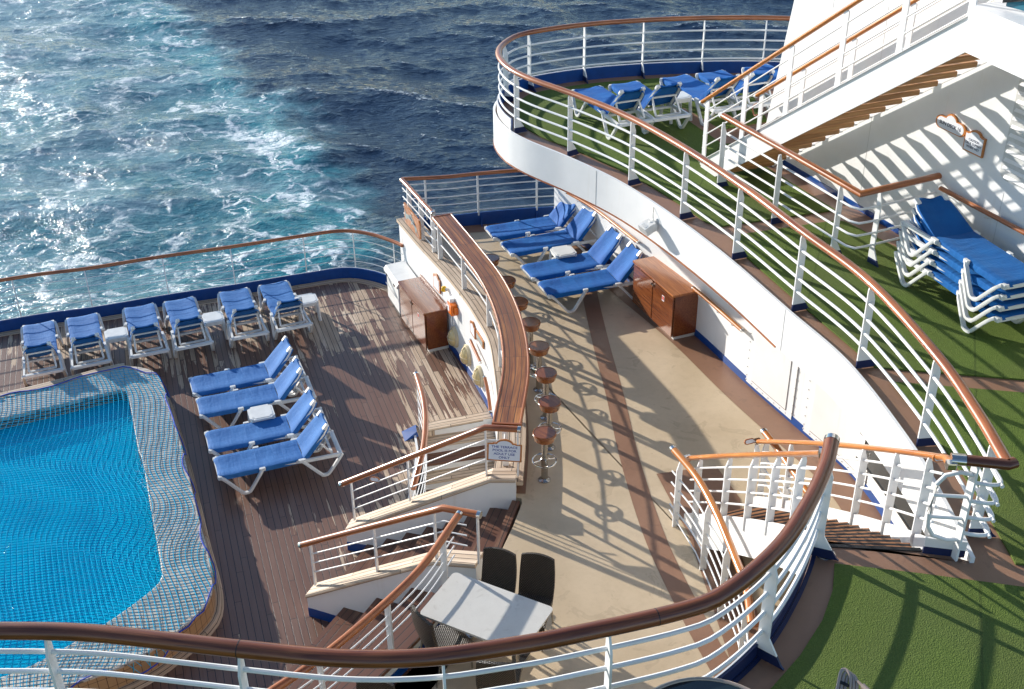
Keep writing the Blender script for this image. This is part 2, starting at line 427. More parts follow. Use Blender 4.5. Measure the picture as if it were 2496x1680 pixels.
    foam = t.math('MAXIMUM', l1, t.math('MAXIMUM', l2, l3))
    brk = t.ramp(t.noise(p, 1.5, 5, .7), (.36, 0.), (.60, 1.))
    foam = t.math('MULTIPLY', foam, brk)
    foam = t.math('MULTIPLY', foam, t.math('ADD', .95, t.math('MULTIPLY', edge, 1.1)))
    foam = t.math('ADD', foam, t.math('MULTIPLY', sp, t.math('MULTIPLY', edge, t.ramp(n2, (.45, 0.), (.62, .9)))))
    patch = t.math('MULTIPLY', t.ramp(t.noise(p, .12, 5, .65, 1.6), (.54, 0.), (.74, .50)), t.ramp(t.noise(p, 1.1, 5, .7), (.40, 0.), (.66, 1.)))
    foam = t.math('MULTIPLY', t.math('ADD', foam, patch), W, clamp=True)
    # white horses on the open sea
    at_ = t.n('ShaderNodeAttribute', attribute_name='foam')
    caps = t.math('MULTIPLY', t.ramp(at_.outputs['Fac'], (.30, 0.), (.75, .8)), t.ramp(t.noise(p, 1.6, 4, .7), (.46, 0.), (.62, 1.)))
    foam = t.math('MAXIMUM', foam, caps)
    c = t.mix(t.math('MULTIPLY', foam, .95), c, (.74, .80, .82))
    t.set('Base Color', c); t.set('Roughness', t.math('ADD', .09, t.math('MULTIPLY', foam, .5))); t.set('IOR', 1.33)
    rip = t.noise(t.mapv(p, (1, 1.5, 1), rot=(0, 0, .3)), 1.1, 5, .62, .4); rip2 = t.noise(t.mapv(p, (1, 1.6, 1), rot=(0, 0, -.4)), 3.4, 4, .6)
    t.bump(t.math('ADD', t.math('ADD', rip, t.math('MULTIPLY', rip2, .22)), t.math('MULTIPLY', foam, .15)), .62, .40)
    return t.m

M = {}
M['white'] = mat_paint('white_paint', (.80, .80, .79), .34, .025, spec=.5)
M['whiteplastic'] = mat_plain('white_plastic', (.78, .78, .755), .42, bscale=6, bst=.05)
M['panel'] = mat_paint('cream_panel_paint', (.79, .785, .765), .38, .03)
M['navy'] = mat_paint('navy_deck_paint', (.008, .020, .085), .45, .10, sc=5)
M['blue'] = mat_paint('blue_paint', (.003, .058, .26), .35, .10, sc=5)
M['rail'] = mat_varnish('varnished_rail', (.26, .070, .018), (.48, .160, .045), (.17, .042, .014), .26, coat=.3)
M['railbrown'] = mat_varnish('dark_varnished_rail', (.115, .026, .009), (.26, .078, .024), (.08, .018, .008), .26, coat=.28)
M['orangewood'] = mat_varnish('orange_varnish', (.40, .125, .020), (.60, .22, .042), (.30, .085, .018), .24, coat=.4)
M['counter'] = mat_varnish('counter_planks', (.27, .080, .020), (.56, .225, .060), (.15, .042, .014), .38, seam=.0875, joint=1.32, coat=.12)
M['cap'] = mat_teakdeck('weathered_teak_cap', .082, 2.1, uv=True, dark=-.65)
M['step'] = mat_teakdeck('varnished_steps', .10, 2.6, uv=True, dark=.75, tint=(.72, (.24, .095, .035)))
M['cabinet'] = mat_varnish('cabinet_mahogany', (.135, .036, .012), (.235, .072, .020), (.10, .026, .010), .16, uv=False, coat=.55)
M['cabtop'] = mat_varnish('cabinet_top', (.33, .105, .028), (.52, .19, .05), (.26, .08, .025), .18, uv=False, coat=.55)
M['treadwood'] = mat_varnish('oiled_tread_wood', (.42, .19, .065), (.60, .31, .12), (.34, .15, .05), .4, coat=0.)
M['gap'] = mat_plain('rusty_gap', (.16, .10, .06), .7)
M['seatwood'] = mat_varnish('seat_varnish', (.20, .058, .014), (.34, .115, .028), (.15, .036, .012), .16, uv=False, coat=.55)
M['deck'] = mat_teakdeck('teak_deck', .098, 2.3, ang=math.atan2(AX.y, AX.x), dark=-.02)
M['beige'] = mat_floor('beige_coating', (.53, .41, .265), (.63, .50, .34), (.41, .315, .205), .40)
M['brown'] = mat_floor('brown_coating', (.250, .132, .078), (.31, .17, .105), (.20, .11, .07), .42)
M['turf'] = mat_turf()
M['chrome'] = mat_plain('stainless_steel', (.62, .60, .57), .16, 1.)
M['steel'] = mat_plain('brushed_steel', (.50, .48, .45), .27, 1., bscale=30)
M['fabric'] = mat_fabric('blue_sling', (.002, .088, .35), (.005, .130, .43))
M['fabricpool'] = mat_fabric('faded_blue_sling', (.016, .120, .36), (.036, .168, .44))  # paler copy of the sling blue, grazing sun sheen put into the colour
M['fabricdark'] = mat_fabric('deep_blue_sling', (.001, .085, .30), (.004, .120, .38))
M['wicker'] = mat_wicker()
M['tabletop'] = mat_floor('table_laminate', (.60, .575, .52), (.66, .64, .59), (.50, .47, .42), .45)
M['black'] = mat_plain('black_rubber', (.012, .012, .013), .5)
M['glassdark'] = mat_plain('dark_window_glass', (.012, .022, .024), .05, spec=.8)
M['poolwater'] = mat_water('pool_water')
M['sea'] = mat_sea()
M['poolfloor'] = mat_poolfloor()
M['net'] = mat_plain('cyan_net_cord', (.002, .46, .72), .7, spec=.05)
M['netblue'] = mat_plain('dark_blue_cord', (.01, .06, .45), .55)
M['tile'] = None
M['orange'] = mat_plain('orange_plastic', (.80, .17, .01), .38, coat=.3)
M['yellow'] = mat_plain('yellow_plastic', (.80, .46, .01), .35)
M['cream'] = mat_plain('cream_lamp_paint', (.72, .62, .42), .5, bscale=9)
M['lens'] = mat_plain('yellowed_lamp_lens', (.66, .52, .26), .25, coat=.3)
M['signface'] = mat_plain('sign_face', (.70, .72, .76), .4)
M['ink'] = mat_plain('navy_ink', (.015, .045, .25), .5)
M['inkdark'] = mat_plain('dark_ink', (.02, .03, .07), .5)
M['brass'] = mat_plain('brass_plate', (.55, .42, .12), .3, 1.)
M['red'] = mat_plain('red_sticker', (.62, .10, .07), .5)
M['greyfish'] = mat_plain('grey_fish_paint', (.30, .34, .33), .45)
M['browntube'] = mat_plain('bronze_tube_paint', (.36, .28, .23), .3, .1, coat=.4)
M['lightplastic'] = mat_plain('lamp_housing_grey', (.62, .62, .60), .45, bscale=12)
M['tread'] = None
def _tile():
    t = NT('cream_pool_tile'); p = t.mapv(t.pos(), rot=(0, 0, -math.atan2(BX.y, BX.x)))
    b = t.n('ShaderNodeTexBrick', offset=0., i_Scale=1.); t.l(p, b.inputs['Vector'])
    b.inputs['Brick Width'].default_value = .235; b.inputs['Row Height'].default_value = .115; b.inputs['Mortar Size'].default_value = .006
    b.inputs['Color1'].default_value = (.52, .45, .37, 1); b.inputs['Color2'].default_value = (.60, .53, .45, 1); b.inputs['Mortar'].default_value = (.20, .17, .14, 1)
    t.set('Base Color', b.outputs['Color']); t.set('Roughness', .4); return t.m
M['tile'] = _tile()
def _walltile():
    t = NT('tan_wall_tile'); x, y, z = t.sep(t.uvc())
    fr = t.math('MAXIMUM', t.math('LESS_THAN', t.math('PINGPONG', x, .055), .0035), t.math('LESS_THAN', t.math('PINGPONG', t.math('ADD', y, .02), .085), .0035))
    n = t.noise(t.pos(), 5, 3)
    c = t.mix(n, (.46, .27, .13), (.56, .35, .18)); t.set('Base Color', t.mix(fr, c, (.10, .05, .03))); t.set('Roughness', .35); return t.m
M['walltile'] = _walltile()
def _nosing():
    t = NT('teak_tread_with_grip_strips'); x, y, z = t.sep(t.uvc())
    st = t.math('LESS_THAN', t.math('PINGPONG', y, .024), .0135)
    g = t.noise(t.mapv(t.uvc(), (2, 30, 1)), 1.5, 4)
    c = t.mix(g, (.42, .20, .09), (.25, .11, .05)); t.set('Base Color', t.mix(st, c, (.012, .012, .014))); t.set('Roughness', .5); return t.m
M['tread'] = _nosing()
# ================================================================== SETTING
ZP, ZB, ZG = 0.0, 1.4, 4.2
# plan curves ---------------------------------------------------------------
FG = spline([(-9.5, 4.6), (-8, 5.2), (-6.6, 5.75), (-5.2, 6.0), (-4.2, 6.07), (-3.68, 6.08), (-3.06, 6.05), (-2.41, 5.95), (-1.92, 5.87), (-1.21, 5.77), (-.6, 5.77), (-.05, 5.86), (.39, 5.96), (1.2, 6.19), (1.56, 6.38),
             (2.04, 6.86), (2.40, 7.40), (2.66, 7.90), (2.80, 8.26)], .12)
RAILG = spline([(4.22, 7.90), (4.24, 8.69), (4.20, 9.73), (3.97, 11.31), (3.54, 12.61), (3.06, 14.06), (2.48, 15.50), (1.82, 16.82), (1.07, 17.90), (.34, 18.80), (-.03, 19.51), (-.17, 20.31), (-.02, 21.02),
                (.37, 21.57), (1.43, 22.08), (2.64, 22.36), (3.83, 22.46), (4.97, 22.42), (6.0, 22.2), (7.3, 21.6), (9.2, 20.6)], .12)
FAS = offs(RAILG, -.10)
if (FAS[40]-Vector((-6.12, 9))).length > (Vector((RAILG[40][0], RAILG[40][1]))-Vector((-6.12, 9))).length: FAS = offs(RAILG, .10)
OUT = -1 if (offs(RAILG, -.1)[40]-Vector((-6.12, 9))).length < (RAILG[40]-Vector((-6.12, 9))).length else 1   # sign of the offset towards the opening
WALLR = spline([(.99, 21.2), (1.67, 20.11), (2.35, 18.6), (3.15, 16.89), (3.77, 15.28), (4.33, 13.96), (4.77, 12.9), (4.98, 11.76), (5.12, 10.3), (5.18, 8), (5.1, 5.5)], .15)
TERW = spline([(-2.27, 21.42), (-1.75, 20.2), (-1.16, 18.90), (-.80, 17.98), (-.62, 17.45), (-.35, 16.52), (-.25, 15.6), (-.19, 14.6), (-.19, 13.6), (-.25, 12.62)], .15)   # outer face of the terrace wall
AFTP = spline([(-19, 16.2), (-14.5, 18.0), (-9.92, 19.93-.05), (-8.34, 20.36), (-7.05, 20.83), (-5.69, 21.26), (-4.37, 21.72), (-3.55, 21.96), (-2.95, 21.80), (-2.45, 21.44), (-2.2, 21.2)], .15)
C0 = Vector((-6.12, 9.0))

def sheet(name, poly, z, mat, label=None):
    mb = MB(); n = len(poly)
    ar = sum(poly[i][0]*poly[(i+1) % n][1]-poly[(i+1) % n][0]*poly[i][1] for i in range(n))
    if ar < 0: poly = list(poly)[::-1]
    mb.add([(p[0], p[1], z) for p in poly], [tuple(range(n))])
    return mb.build(name, mat, kind='structure')
def slab(name, poly, z0, z1, mat):
    return MB().prism([(p[0], p[1]) for p in poly], z0, z1).build(name, mat, kind='structure')

# sea -----------------------------------------------------------------------
def make_sea():
    me = bpy.data.meshes.new('sea'); o = bpy.data.objects.new('sea', me); COL.objects.link(o)
    me.from_pydata([(0, 0, 0)], [], [])
    md = o.modifiers.new('Ocean', 'OCEAN'); md.geometry_mode = 'GENERATE'; md.resolution = SEA_RES; md.viewport_resolution = SEA_RES
    md.spatial_size = 110; md.size = 1.0; md.repeat_x = 2; md.repeat_y = 2; md.wave_scale = 1.05; md.choppiness = 1.25; md.wind_velocity = 6.2
    md.wave_scale_min = .02; md.wave_alignment = .15; md.wave_direction = math.radians(112); md.damping = .2; md.random_seed = 4; md.time = 3.3
    md.use_foam = True; md.foam_layer_name = 'foam'; md.foam_coverage = -.05
    md.depth = 200
    o.location = (-108, 36, -22); o['kind'] = 'structure'
    me.materials.append(M['sea'])
    dg = bpy.context.evaluated_depsgraph_get(); dg.update()
    m2 = bpy.data.meshes.new_from_object(o.evaluated_get(dg)); m2.name = 'sea'
    o.modifiers.clear(); o.data = m2; m2.materials.clear(); m2.materials.append(M['sea']); m2.shade_smooth()
    print('SEA verts', len(m2.vertices), [a.name for a in m2.attributes][:8], [tuple(round(c, 1) for c in v) for v in o.bound_box][::6])
    mb = MB(); x0, x1, y0, y1 = -108, 112, 36, 256; B = 4000
    mb.add([(-B, -B, -22.6), (B, -B, -22.6), (B, B, -22.6), (-B, B, -22.6)], [(0, 1, 2, 3)])
    mb.build('outer_sea', M['sea'], kind='structure')
make_sea()

# decks ---------------------------------------------------------------------
hull = [(-19, 16.2)]+[(p[0], p[1]) for p in AFTP[2:]]+[(-2.25, 21.3), (.99, 21.9), (4, 22.3), (9, 20.5), (9, -12), (-22, -12)]
hb = MB().prism(hull, -23.5, -3.05).sweep([(p[0], p[1], 0) for p in hull], [(-.02, -3.06), (-.02, -.03), (.02, -.03), (.02, -3.06)], up='z', closed=True).build('ship_hull', M['white']); tag(hb, 'white ship hull below the teak pool deck, running down to the sea', 'hull')
# pool deck with the well of the stairs going down cut out
WELL = [(-1.50, 16.24), (-.36, 16.62), (-.25, 15.6), (-.19, 14.6), (-.19, 13.4), (-1.60, 13.0), (-1.66, 14.4), (-1.60, 15.3)]
pd = [(-19, 16.1)]+[(p[0], p[1]-.02) for p in AFTP[2:]]+[(-1.72, 20.2), (-1.12, 18.9), (-.76, 17.98), (-.58, 17.45), (-.36, 16.62), (-1.50, 16.24), (-1.60, 15.3), (-1.66, 14.4), (-1.60, 13.0), (-.25, 12.62), (.05, 12.3), (.3, 5), (-19, 3)]
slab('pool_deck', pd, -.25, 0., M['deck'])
MB().sweep([(-2.0, 16.9, 0), (-2.0, 12.5, 0), (.2, 12.5, 0), (.2, 16.9, 0)], [(-.02, -2.9), (-.02, -.26), (.02, -.26), (.02, -2.9)], up='z', closed=True).build('well_wall', M['white'], kind='structure')
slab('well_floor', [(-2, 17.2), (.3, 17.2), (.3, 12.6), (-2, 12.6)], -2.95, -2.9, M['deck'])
# margin board along the aft rail and the terrace wall
mgb = MB().sweep(z3(offs(AFTP, .13), .004), [(-.09, 0), (-.09, .006), (.09, .006), (.09, 0)], up='z').build('margin_board', M['cap'], kind='structure')
bd = [(p[0]+.03, p[1]) for p in TERW]+[(.10, 12.5), (.11, 12.4), (-.02, 11.9), (-.18, 11.4), (-.42, 10.85), (-.50, 10.7), (-.95, 9.72), (-1.3, 9.25), (-1.78, 8.55), (-2.25, 8.0), (-4, 6.2), (-6, 3), (6, 3)]+[(p[0], p[1]) for p in WALLR[::-1]]+[(.99, 21.72), (-.6, 21.52), (-2.2, 21.25)]
slab('bar_deck', bd, 1.15, ZB, M['beige'])
# brown bands on the bar deck
def band(name, P, w, z, mat):
    Q = spline(P, .15); l, r = offs(Q, w/2), offs(Q, -w/2); return sheet(name, [tuple(p) for p in l]+[tuple(p) for p in reversed(r)], z, mat)
band('brown_stripe', [(1.43, 18.6), (1.43, 18.2), (1.50, 16.6), (1.60, 15.0), (1.67, 13.36), (1.84, 11.6), (2.14, 10.1), (2.42, 9.0), (2.72, 7.6), (2.9, 6.4)], .28, ZB+.004, M['brown'])
lw = offs(WALLR, 0); inner = -1 if (offs(WALLR, -.3)[20]-C0).length < (WALLR[20]-C0).length else 1
sheet('brown_margin', [tuple(p) for p in WALLR]+[tuple(p) for p in reversed(offs(WALLR, inner*.52))], ZB+.005, M['brown'])
sheet('brown_margin', [(-2.0, 21.3), (-.6, 21.5), (.6, 21.7), (.7, 21.2), (-.45, 21.17), (-1.95, 20.98)], ZB+.006, M['brown'])
tin = -1 if (offs(TERW, -.3)[20].x > TERW[20].x) else 1
sheet('brown_margin', [tuple(p) for p in TERW]+[tuple(p) for p in reversed(offs(TERW, tin*.41))], ZB+.007, M['brown'])
sheet('brown_landing', [A('6', 0, 360, ZB), A('6', 335, 315, ZB), A('6', 470, 500, ZB), (2.9, 11.4), (2.9, 9.5), (2.45, 9.4), A('6', 180, 700, ZB)], ZB+.008, M['brown'])
# sun deck (the upper, turfed deck)
STAIR_R, STAIR_L = 9.90, 8.93
def pol(r, th): return (C0.x+r*math.cos(th), C0.y+r*math.sin(th))
TH0 = math.asin((8.10-9.0)/9.9)
gd = [(-9.5, 4.6)]+[(p[0], p[1]) for p in FG[1:]]+[pol(STAIR_L, TH0), pol(STAIR_R+.04, TH0), (4.12, 7.92)]+[(p[0], p[1]) for p in FAS]+[(9.3, -8), (-12, -8)]
slab('sun_deck', gd, 3.70, ZG, M['brown'])
def turf(poly): 
    s = MB().prism([tuple(p)[:2] for p in poly], ZG+.002, ZG+.022).build('turf', M['turf'], kind='structure'); return s
inn = offs(RAILG, OUT*-.27)
turf([(4.50, 7.87), (7.5, 7.45), (7.5, 10.4), (5.69, 10.66), (4.27, 10.93), (4.42, 10.0), (4.50, 9.0)])
turf([(4.18, 11.25), (5.78, 10.94), (7.5, 10.7), (6.9, 11.6), (4.86, 15.28), (4.70, 15.30), (3.12, 14.83), (3.20, 14.25), (3.62, 12.93)])
_aft = [tuple(p)[:2] for p in sub(inn, (2.7, 15.3), (6.3, 21.9))]
turf([(3.02, 15.16), (4.83, 15.69)]+[(4.62, 16.2), (4.13, 17.45), (3.95, 18.2), (3.72, 19.2), (4.6, 19.6), (4.6, 21.7)]+[p for p in reversed(_aft) if p[0] < 4.5 or p[1] > 22.5])
sheet('brown_stripe', [(2.96, 20.3), (3.22, 20.32), (3.95, 18.55), (3.62, 18.45)], ZG+.026, M['brown'])
turf([(2.88, 7.90), (3.63, 7.75), (4.46, 7.56), (7.5, 7.0), (7.5, -6), (-9, -6), (-9, 4.0), (-6.5, 5.3), (-4.6, 5.68), (-3.6, 5.76), (-2.4, 5.62), (-1.2, 5.44), (-.1, 5.50), (.8, 5.72), (1.5, 6.02), (2.02, 6.45), (2.32, 6.79), (2.60, 7.19), (2.78, 7.56)])

# ================================================================== RAILINGS
def flat_post(root, p, tan, inward, z0, z1, w=.095, foot=True, mat='white', out=.03, gus=.17):
    n = Vector((tan.y, -tan.x))*inward
    Mx = Matrix(((n.x, tan.x, 0, p[0]), (n.y, tan.y, 0, p[1]), (0, 0, 1, 0), (0, 0, 0, 1)))
    a = -out; b = a+w
    poly = [(a, z0), (b+gus if foot else b, z0), (b+gus*.8 if foot else b, z0+.03), (b, z0+.24 if foot else z0+.04), (b, z1-.16), (b-w*.45, z1-.03), (b-w*.45, z1), (a+.01, z1), (a, z1-.05)]
    # the lower part carries the blue band
    zf = z0+.10
    if foot:
        f = [(a, z0), (b+gus, z0), (b+gus*.8, z0+.03), (b+gus*.8*(1-(zf-z0-.03)/.21), zf), (a, zf)]
        u = [(a, zf), (b+gus*.8*(1-(zf-z0-.03)/.21), zf), (b, z0+.24)]+poly[4:]
        o = MB().extr(u, Mx, .02).build('post', M[mat], root); MB().extr(f, Mx, .0205).build('post_foot', M['navy'], o)
    else: o = MB().extr(poly, Mx, .02).build('post', M[mat], root)
    return o
def railing(name, label, P, zt, bars, posts, zb, inward=1, kind='flat', hw=.115, hh=.085, mat='rail', br=.014, ends=(0, 0), foot=True, grp=None, pw=.095, pz=None, endcap=.09, cat='railing', pr=.02, gus=.17):
    t = thing(name, label, cat, (0, 0, 0), 0, grp)
    P3 = z3(P, zt)
    h = MB().oval(P3, hw, hh, 14).build('handrail', M[mat], t, True)
    for e, (a, b) in enumerate(((P3[0], P3[1]), (P3[-1], P3[-2]))):
        if ends[e]:
            d = (a-b).normalized()
            MB().oval([a-d*.01, a+d*endcap], hw+.006, hh+.006, 14).build('end_cap', M['chrome'], h, True)
    for bz in bars: MB().tube(z3(P, bz), br, 8).build('bar', M['white'], t, True)
    for k, q in enumerate(posts):
        i = nearest(P, q); tg = tang(P, i); base = pz[k] if pz else zb
        if kind == 'flat': flat_post(t, P[i], tg, inward, base, zt-hh*.35, pw, foot, gus=gus)
        else: MB().tube([(P[i][0], P[i][1], base), (P[i][0], P[i][1], zt-hh*.3)], pr, 10).build('post', M['white'], t, True)
    return t
# --- sun deck edge: fascia with its railing
fas = MB()
FZ0, FZ1 = 3.66, 4.265
Fp = z3(FAS, 0)
fas.sweep([(p.x, p.y, 0) for p in Fp], [(-.02, FZ0), (-.02, FZ1), (.02, FZ1), (.02, FZ0)], up='z')
fo = fas.build('deck_fascia', M['white'], smooth=True); tag(fo, 'tall smooth white plate curving along the edge of the green upper deck', 'fascia')
st_ = MB().sweep(z3([q for q in offs(FAS, OUT*.022) if q.y > 12.6 and q.x < 6], 3.648), [(-.009, -.012), (-.009, .006), (.009, .006), (.009, -.012)], up='z').build('wood_bead', M['rail'], fo)
for q in ((1.30, 17.25), (3.49, 12.6)):
    i = nearest(FAS, q); pt = FAS[i]; tg = tang(FAS, i); n = Vector((tg.y, -tg.x))*OUT
    MB().box((pt.x+n.x*.021, pt.y+n.y*.021, (FZ0+FZ1)/2), (.012, .006, FZ1-FZ0-.01), math.atan2(tg.y, tg.x)).build('plate_seam', M['lightplastic'], fo)
RG = sub(RAILG, (4.22, 7.9), (9.2, 20.6))
posts = [A('6', 1790, 640, 4.35), A('3', 1590, 1420, 4.3), A('3', 1145, 905, 4.3), A('3', 740, 510, 4.3), A('3', 345, 175, 4.3), A('8', 1965, 585, 4.3), A('8', 1625, 370, 4.3), A('8', 1285, 185, 4.3), A('8', 955, 30, 4.3),
         (.0, 20.9), A('O', 1200, 75, 5.3), A('O', 1325, 57, 5.3), A('O', 1463, 47, 5.3), A('O', 1602, 42, 5.3), A('O', 1740, 45, 5.3), (6.2, 22.15), (7.4, 21.55)]
rg = railing('sun_deck_railing', 'long curved white railing with four bars and brown handrail round the green upper deck', RG, 5.30, [4.50, 4.68, 4.86, 5.06], posts, 4.21, inward=-OUT, hw=.115, hh=.09, br=.0185)
# the handrail turns back at its near end
e0 = Vector((4.23, 7.90, 5.30)); e1 = Vector((3.88, 7.97, 5.30))
h = MB().oval([e0+Vector((.055, .03, 0)), e0+Vector((-.02, 0, 0)), e1], .115, .09, 14).build('return_rail', M['railbrown'], rg, True)
MB().oval([e1, e1+(e1-e0).normalized()*.12], .122, .097, 14).build('end_cap', M['chrome'], h, True)
# blue coaming round the stern part
cm = sub(offs(RAILG, OUT*.02), (.10, 19.25), (9.2, 20.6))
cb = MB().sweep([(p[0], p[1], 0) for p in cm], [(-.012, 4.2), (-.012, 4.43), (.012, 4.43), (.012, 4.2)], up='z').build('coaming', M['blue'], rg)
MB().sweep([(p[0], p[1], 0) for p in offs(cm, OUT*.02)], [(-.006, 4.1), (-.006, 4.442), (.010, 4.442), (.010, 4.1)], up='z').build('coaming_plate', M['white'], rg)
# U-shaped gate beside the stair head
gt = thing('stair_head_gate', 'small white hooped guard with three bars standing at the head of the curved stair', 'guard rail')
gx, gy = 3.98, 7.97
g0 = Vector((gx, gy)); gd_ = Vector((-.30, .05)).normalized()
path = []
hoop = [(0, 5.14), (.08, 5.16), (.17, 5.12), (.215, 5.02), (.225, 4.70), (.215, 4.55), (.17, 4.45), (.08, 4.41), (0, 4.42)]
MB().tube([Vector((gx+gd_.x*a*1.35, gy+gd_.y*a, z)) for a, z in hoop], .02, 10).build('hoop', M['white'], gt, True)
for z in (4.66, 4.90): MB().tube([Vector((gx, gy, z)), Vector((gx+gd_.x*.30, gy+gd_.y*.22, z))], .017, 8).build('bar', M['white'], gt, True)
gp = MB().bar([(gx, gy, 4.2), (gx+.0, gy, 5.28)], .012, .075, up='z')
gp = MB().box((gx, gy, 4.74), (.022, .085, 1.08), .25).build('post', M['white'], gt)
# low blue-footed plate at the stair head
pl = thing('kick_plate', 'low white and navy kick plate at the right of the stair head', 'coaming')
MB().box((3.90, 8.02, 4.33), (.36, .02, .10), -.20).build('plate_top', M['white'], pl); MB().box((3.90, 8.02, 4.24), (.36, .022, .08), -.20).build('plate_foot', M['navy'], pl)
for k, z in enumerate((4.50, 4.68, 4.86, 5.06)):
    MB().tube(spline([(4.23, 8.30, z), (4.24, 8.0, z), (4.19, 7.93, z), (4.08, 7.94, z), (3.99, 7.97, z)], .04), .0185, 8).build('bar_end', M['white'], rg, True)

# --- foreground railing
fposts = [(-4.9, 6.03), (-3.40, 6.07), (-1.93, 5.87), (-.55, 5.77), (.72, 6.03), (1.98, 6.79), (2.72, 8.05)]
fgr = railing('front_railing', 'big curved railing in the foreground with dark brown handrail and white bars', FG, 5.30, [4.50, 4.70, 4.90, 5.10], fposts, 4.21, inward=1 if (offs(FG, .2)[60].y < FG[60].y) else -1,
              hw=.135, hh=.125, mat='railbrown', br=.0195, ends=(0, 1), pw=.10, endcap=.05, gus=.16)
for q in ((-1.95, 5.88), (1.05, 6.13)):
    i = nearest(FG, q); a = FG[i]; b = FG[i+1]; d = (b-a).normalized()
    MB().oval([Vector((a.x, a.y, 5.30)), Vector((a.x+d.x*.006, a.y+d.y*.006, 5.30))], .1375, .1275, 14).build('joint', M['black'], fgr)
cin = sub(offs(FG, -.03 if offs(FG, .2)[60].y < FG[60].y else .03), (-9.5, 4.6), (2.70, 7.98))
sgn = 1 if offs(FG, .2)[60].y < FG[60].y else -1
cmb = MB().sweep([(p[0], p[1], 0) for p in cin], [(-.010*sgn, 4.2), (-.010*sgn, 4.345), (.014*sgn, 4.345), (.014*sgn, 4.2)][::sgn], up='z').build('coaming', M['navy'], fgr)
MB().sweep([(p[0], p[1], 0) for p in offs(cin, -.016*sgn)], [(-.006, 3.66), (-.006, 4.352), (.006, 4.352), (.006, 3.66)], up='z').build('coaming_plate', M['white'], fgr)
# blue painted strip on deck behind the coaming
bl = offs(cin, .02*sgn); br_ = offs(cin, .06*sgn)
sheet('painted_strip', [tuple(p) for p in bl]+[tuple(p) for p in reversed(br_)], ZG+.006, M['navy'])
# edge plate of the stair opening between coaming and stair head
ep = MB().sweep([(2.80, 8.26, 0), (2.83, 8.16, 0)], [(-.01, 3.6), (-.01, 4.36), (.01, 4.36), (.01, 3.6)], up='z').build('opening_plate', M['white'], fgr)

# --- pool deck aft railing
apost = [(-14.6, 18.0), (-12.8, 18.75), (-11.2, 19.4), A('1', 70, 340, 1.1), A('1', 595, 270, 1.1), A('1', 1100, 190, 1.1), A('1', 1585, 125, 1.1), A('1', 2050, 50, 1.1), (-3.34, 21.93), (-2.43, 21.42)]
apr = railing('stern_railing', 'long slim white railing with brown handrail along the stern edge of the teak pool deck', AFTP, 1.10, [.36, .53, .70, .87][::-1]+[.99-.0] if False else [.40, .56, .72, .90], apost, .26, kind='round', hw=.095, hh=.07, br=.0075, pr=.012)
MB().sweep([(p[0], p[1], 0) for p in AFTP], [(-.012, -.02), (-.012, .235), (.012, .235), (.012, -.02)], up='z').build('coaming', M['blue'], apr)
ob = -1 if offs(AFTP, .1)[30].y < AFTP[30].y else 1
MB().sweep([(p[0], p[1], 0) for p in offs(AFTP, ob*.02)], [(-.005, -.3), (-.005, .243), (.006, .243), (.006, -.3)], up='z').build('coaming_plate', M['white'], apr)
# --- bar deck aft railing
BA = spline([(-2.14, 21.32), (-1.3, 21.40), (-.6, 21.56), (.3, 21.72), (1.0, 21.80)], .15)
bar_ = railing('bar_deck_railing', 'short straight white railing with brown handrail behind the four loungers of the middle deck', BA, 2.50, [1.72, 1.90, 2.07, 2.24, 2.38], [(-1.74, 21.34), (-.60, 21.56), (.53, 21.76)], 1.6, kind='round', hw=.10, hh=.075, br=.0135, pr=.020)
ci = MB().sweep([(p[0], p[1], 0) for p in BA], [(-.012, 1.36), (-.012, 1.66), (.012, 1.66), (.012, 1.36)], up='z').build('coaming', M['blue'], bar_)
for q in ((-.60, 21.56), (.53, 21.76)):
    MB().add([(q[0], q[1]-.015, 1.40), (q[0]+.01, q[1]-.015, 1.62), (q[0]+.01, q[1]-.16, 1.40), (q[0]+.02, q[1]-.015, 1.40), (q[0]+.03, q[1]-.015, 1.62), (q[0]+.03, q[1]-.16, 1.40)], [(0, 1, 2), (5, 4, 3), (0, 3, 4, 1), (1, 4, 5, 2), (2, 5, 3, 0)]).build('gusset', M['blue'], bar_)

# ================================================================== TERRACE WALL + COUNTER
tw = thing('terrace_wall', 'curved white wall with bleached teak capping between the pool deck and the bar deck', 'wall')
TWc = offs(TERW, tin*.09)
MB().sweep([(p[0], p[1], 0) for p in TWc], [(-.09, -2.9), (-.09, 1.54), (.09, 1.54), (.09, -2.9)], up='z').build('wall_body', M['white'], tw)
MB().sweep([(p[0], p[1], 0) for p in offs(TERW, tin*.155)], [(-.215, 1.545), (-.225, 1.575), (-.215, 1.605), (.20, 1.605), (.20, 1.545)], up='z').build('capping', M['cap'], tw)
MB().sweep([(p[0], p[1], 0) for p in sub(offs(TERW, -tin*.004), (-2.2, 21.2), (-.34, 16.5))], [(-.006, 0), (-.006, .14), (.006, .14), (.006, 0)], up='z').build('skirting', M['blue'], tw)
CIN = [A('c', 545, 290, 2.5), A('c', 900, 720, 2.5), A('c', 1210, 1180, 2.5), A('2', 1075, 630, 2.5), A('2', 1110, 940, 2.5), A('2', 1040, 1310, 2.5)]
COU = [A('c', 770, 255, 2.5), A('c', 1130, 690, 2.5), A('c', 1500, 1150, 2.5), A('2', 1225, 620, 2.5), A('2', 1275, 940, 2.5), A('2', 1220, 1350, 2.5)]
CM = spline([((a[0]+b[0])/2, (a[1]+b[1])/2) for a, b in zip(CIN, COU)], .12)
ct = thing('bar_counter', 'curved four-plank varnished bar counter raised on posts above the terrace wall', 'counter')
MB().sweep(z3(CM, 2.50), [(-.165, -.03), (-.165, .022), (.165, .022), (.165, -.03)][::1], up='z').build('planked_top', M['counter'], ct)
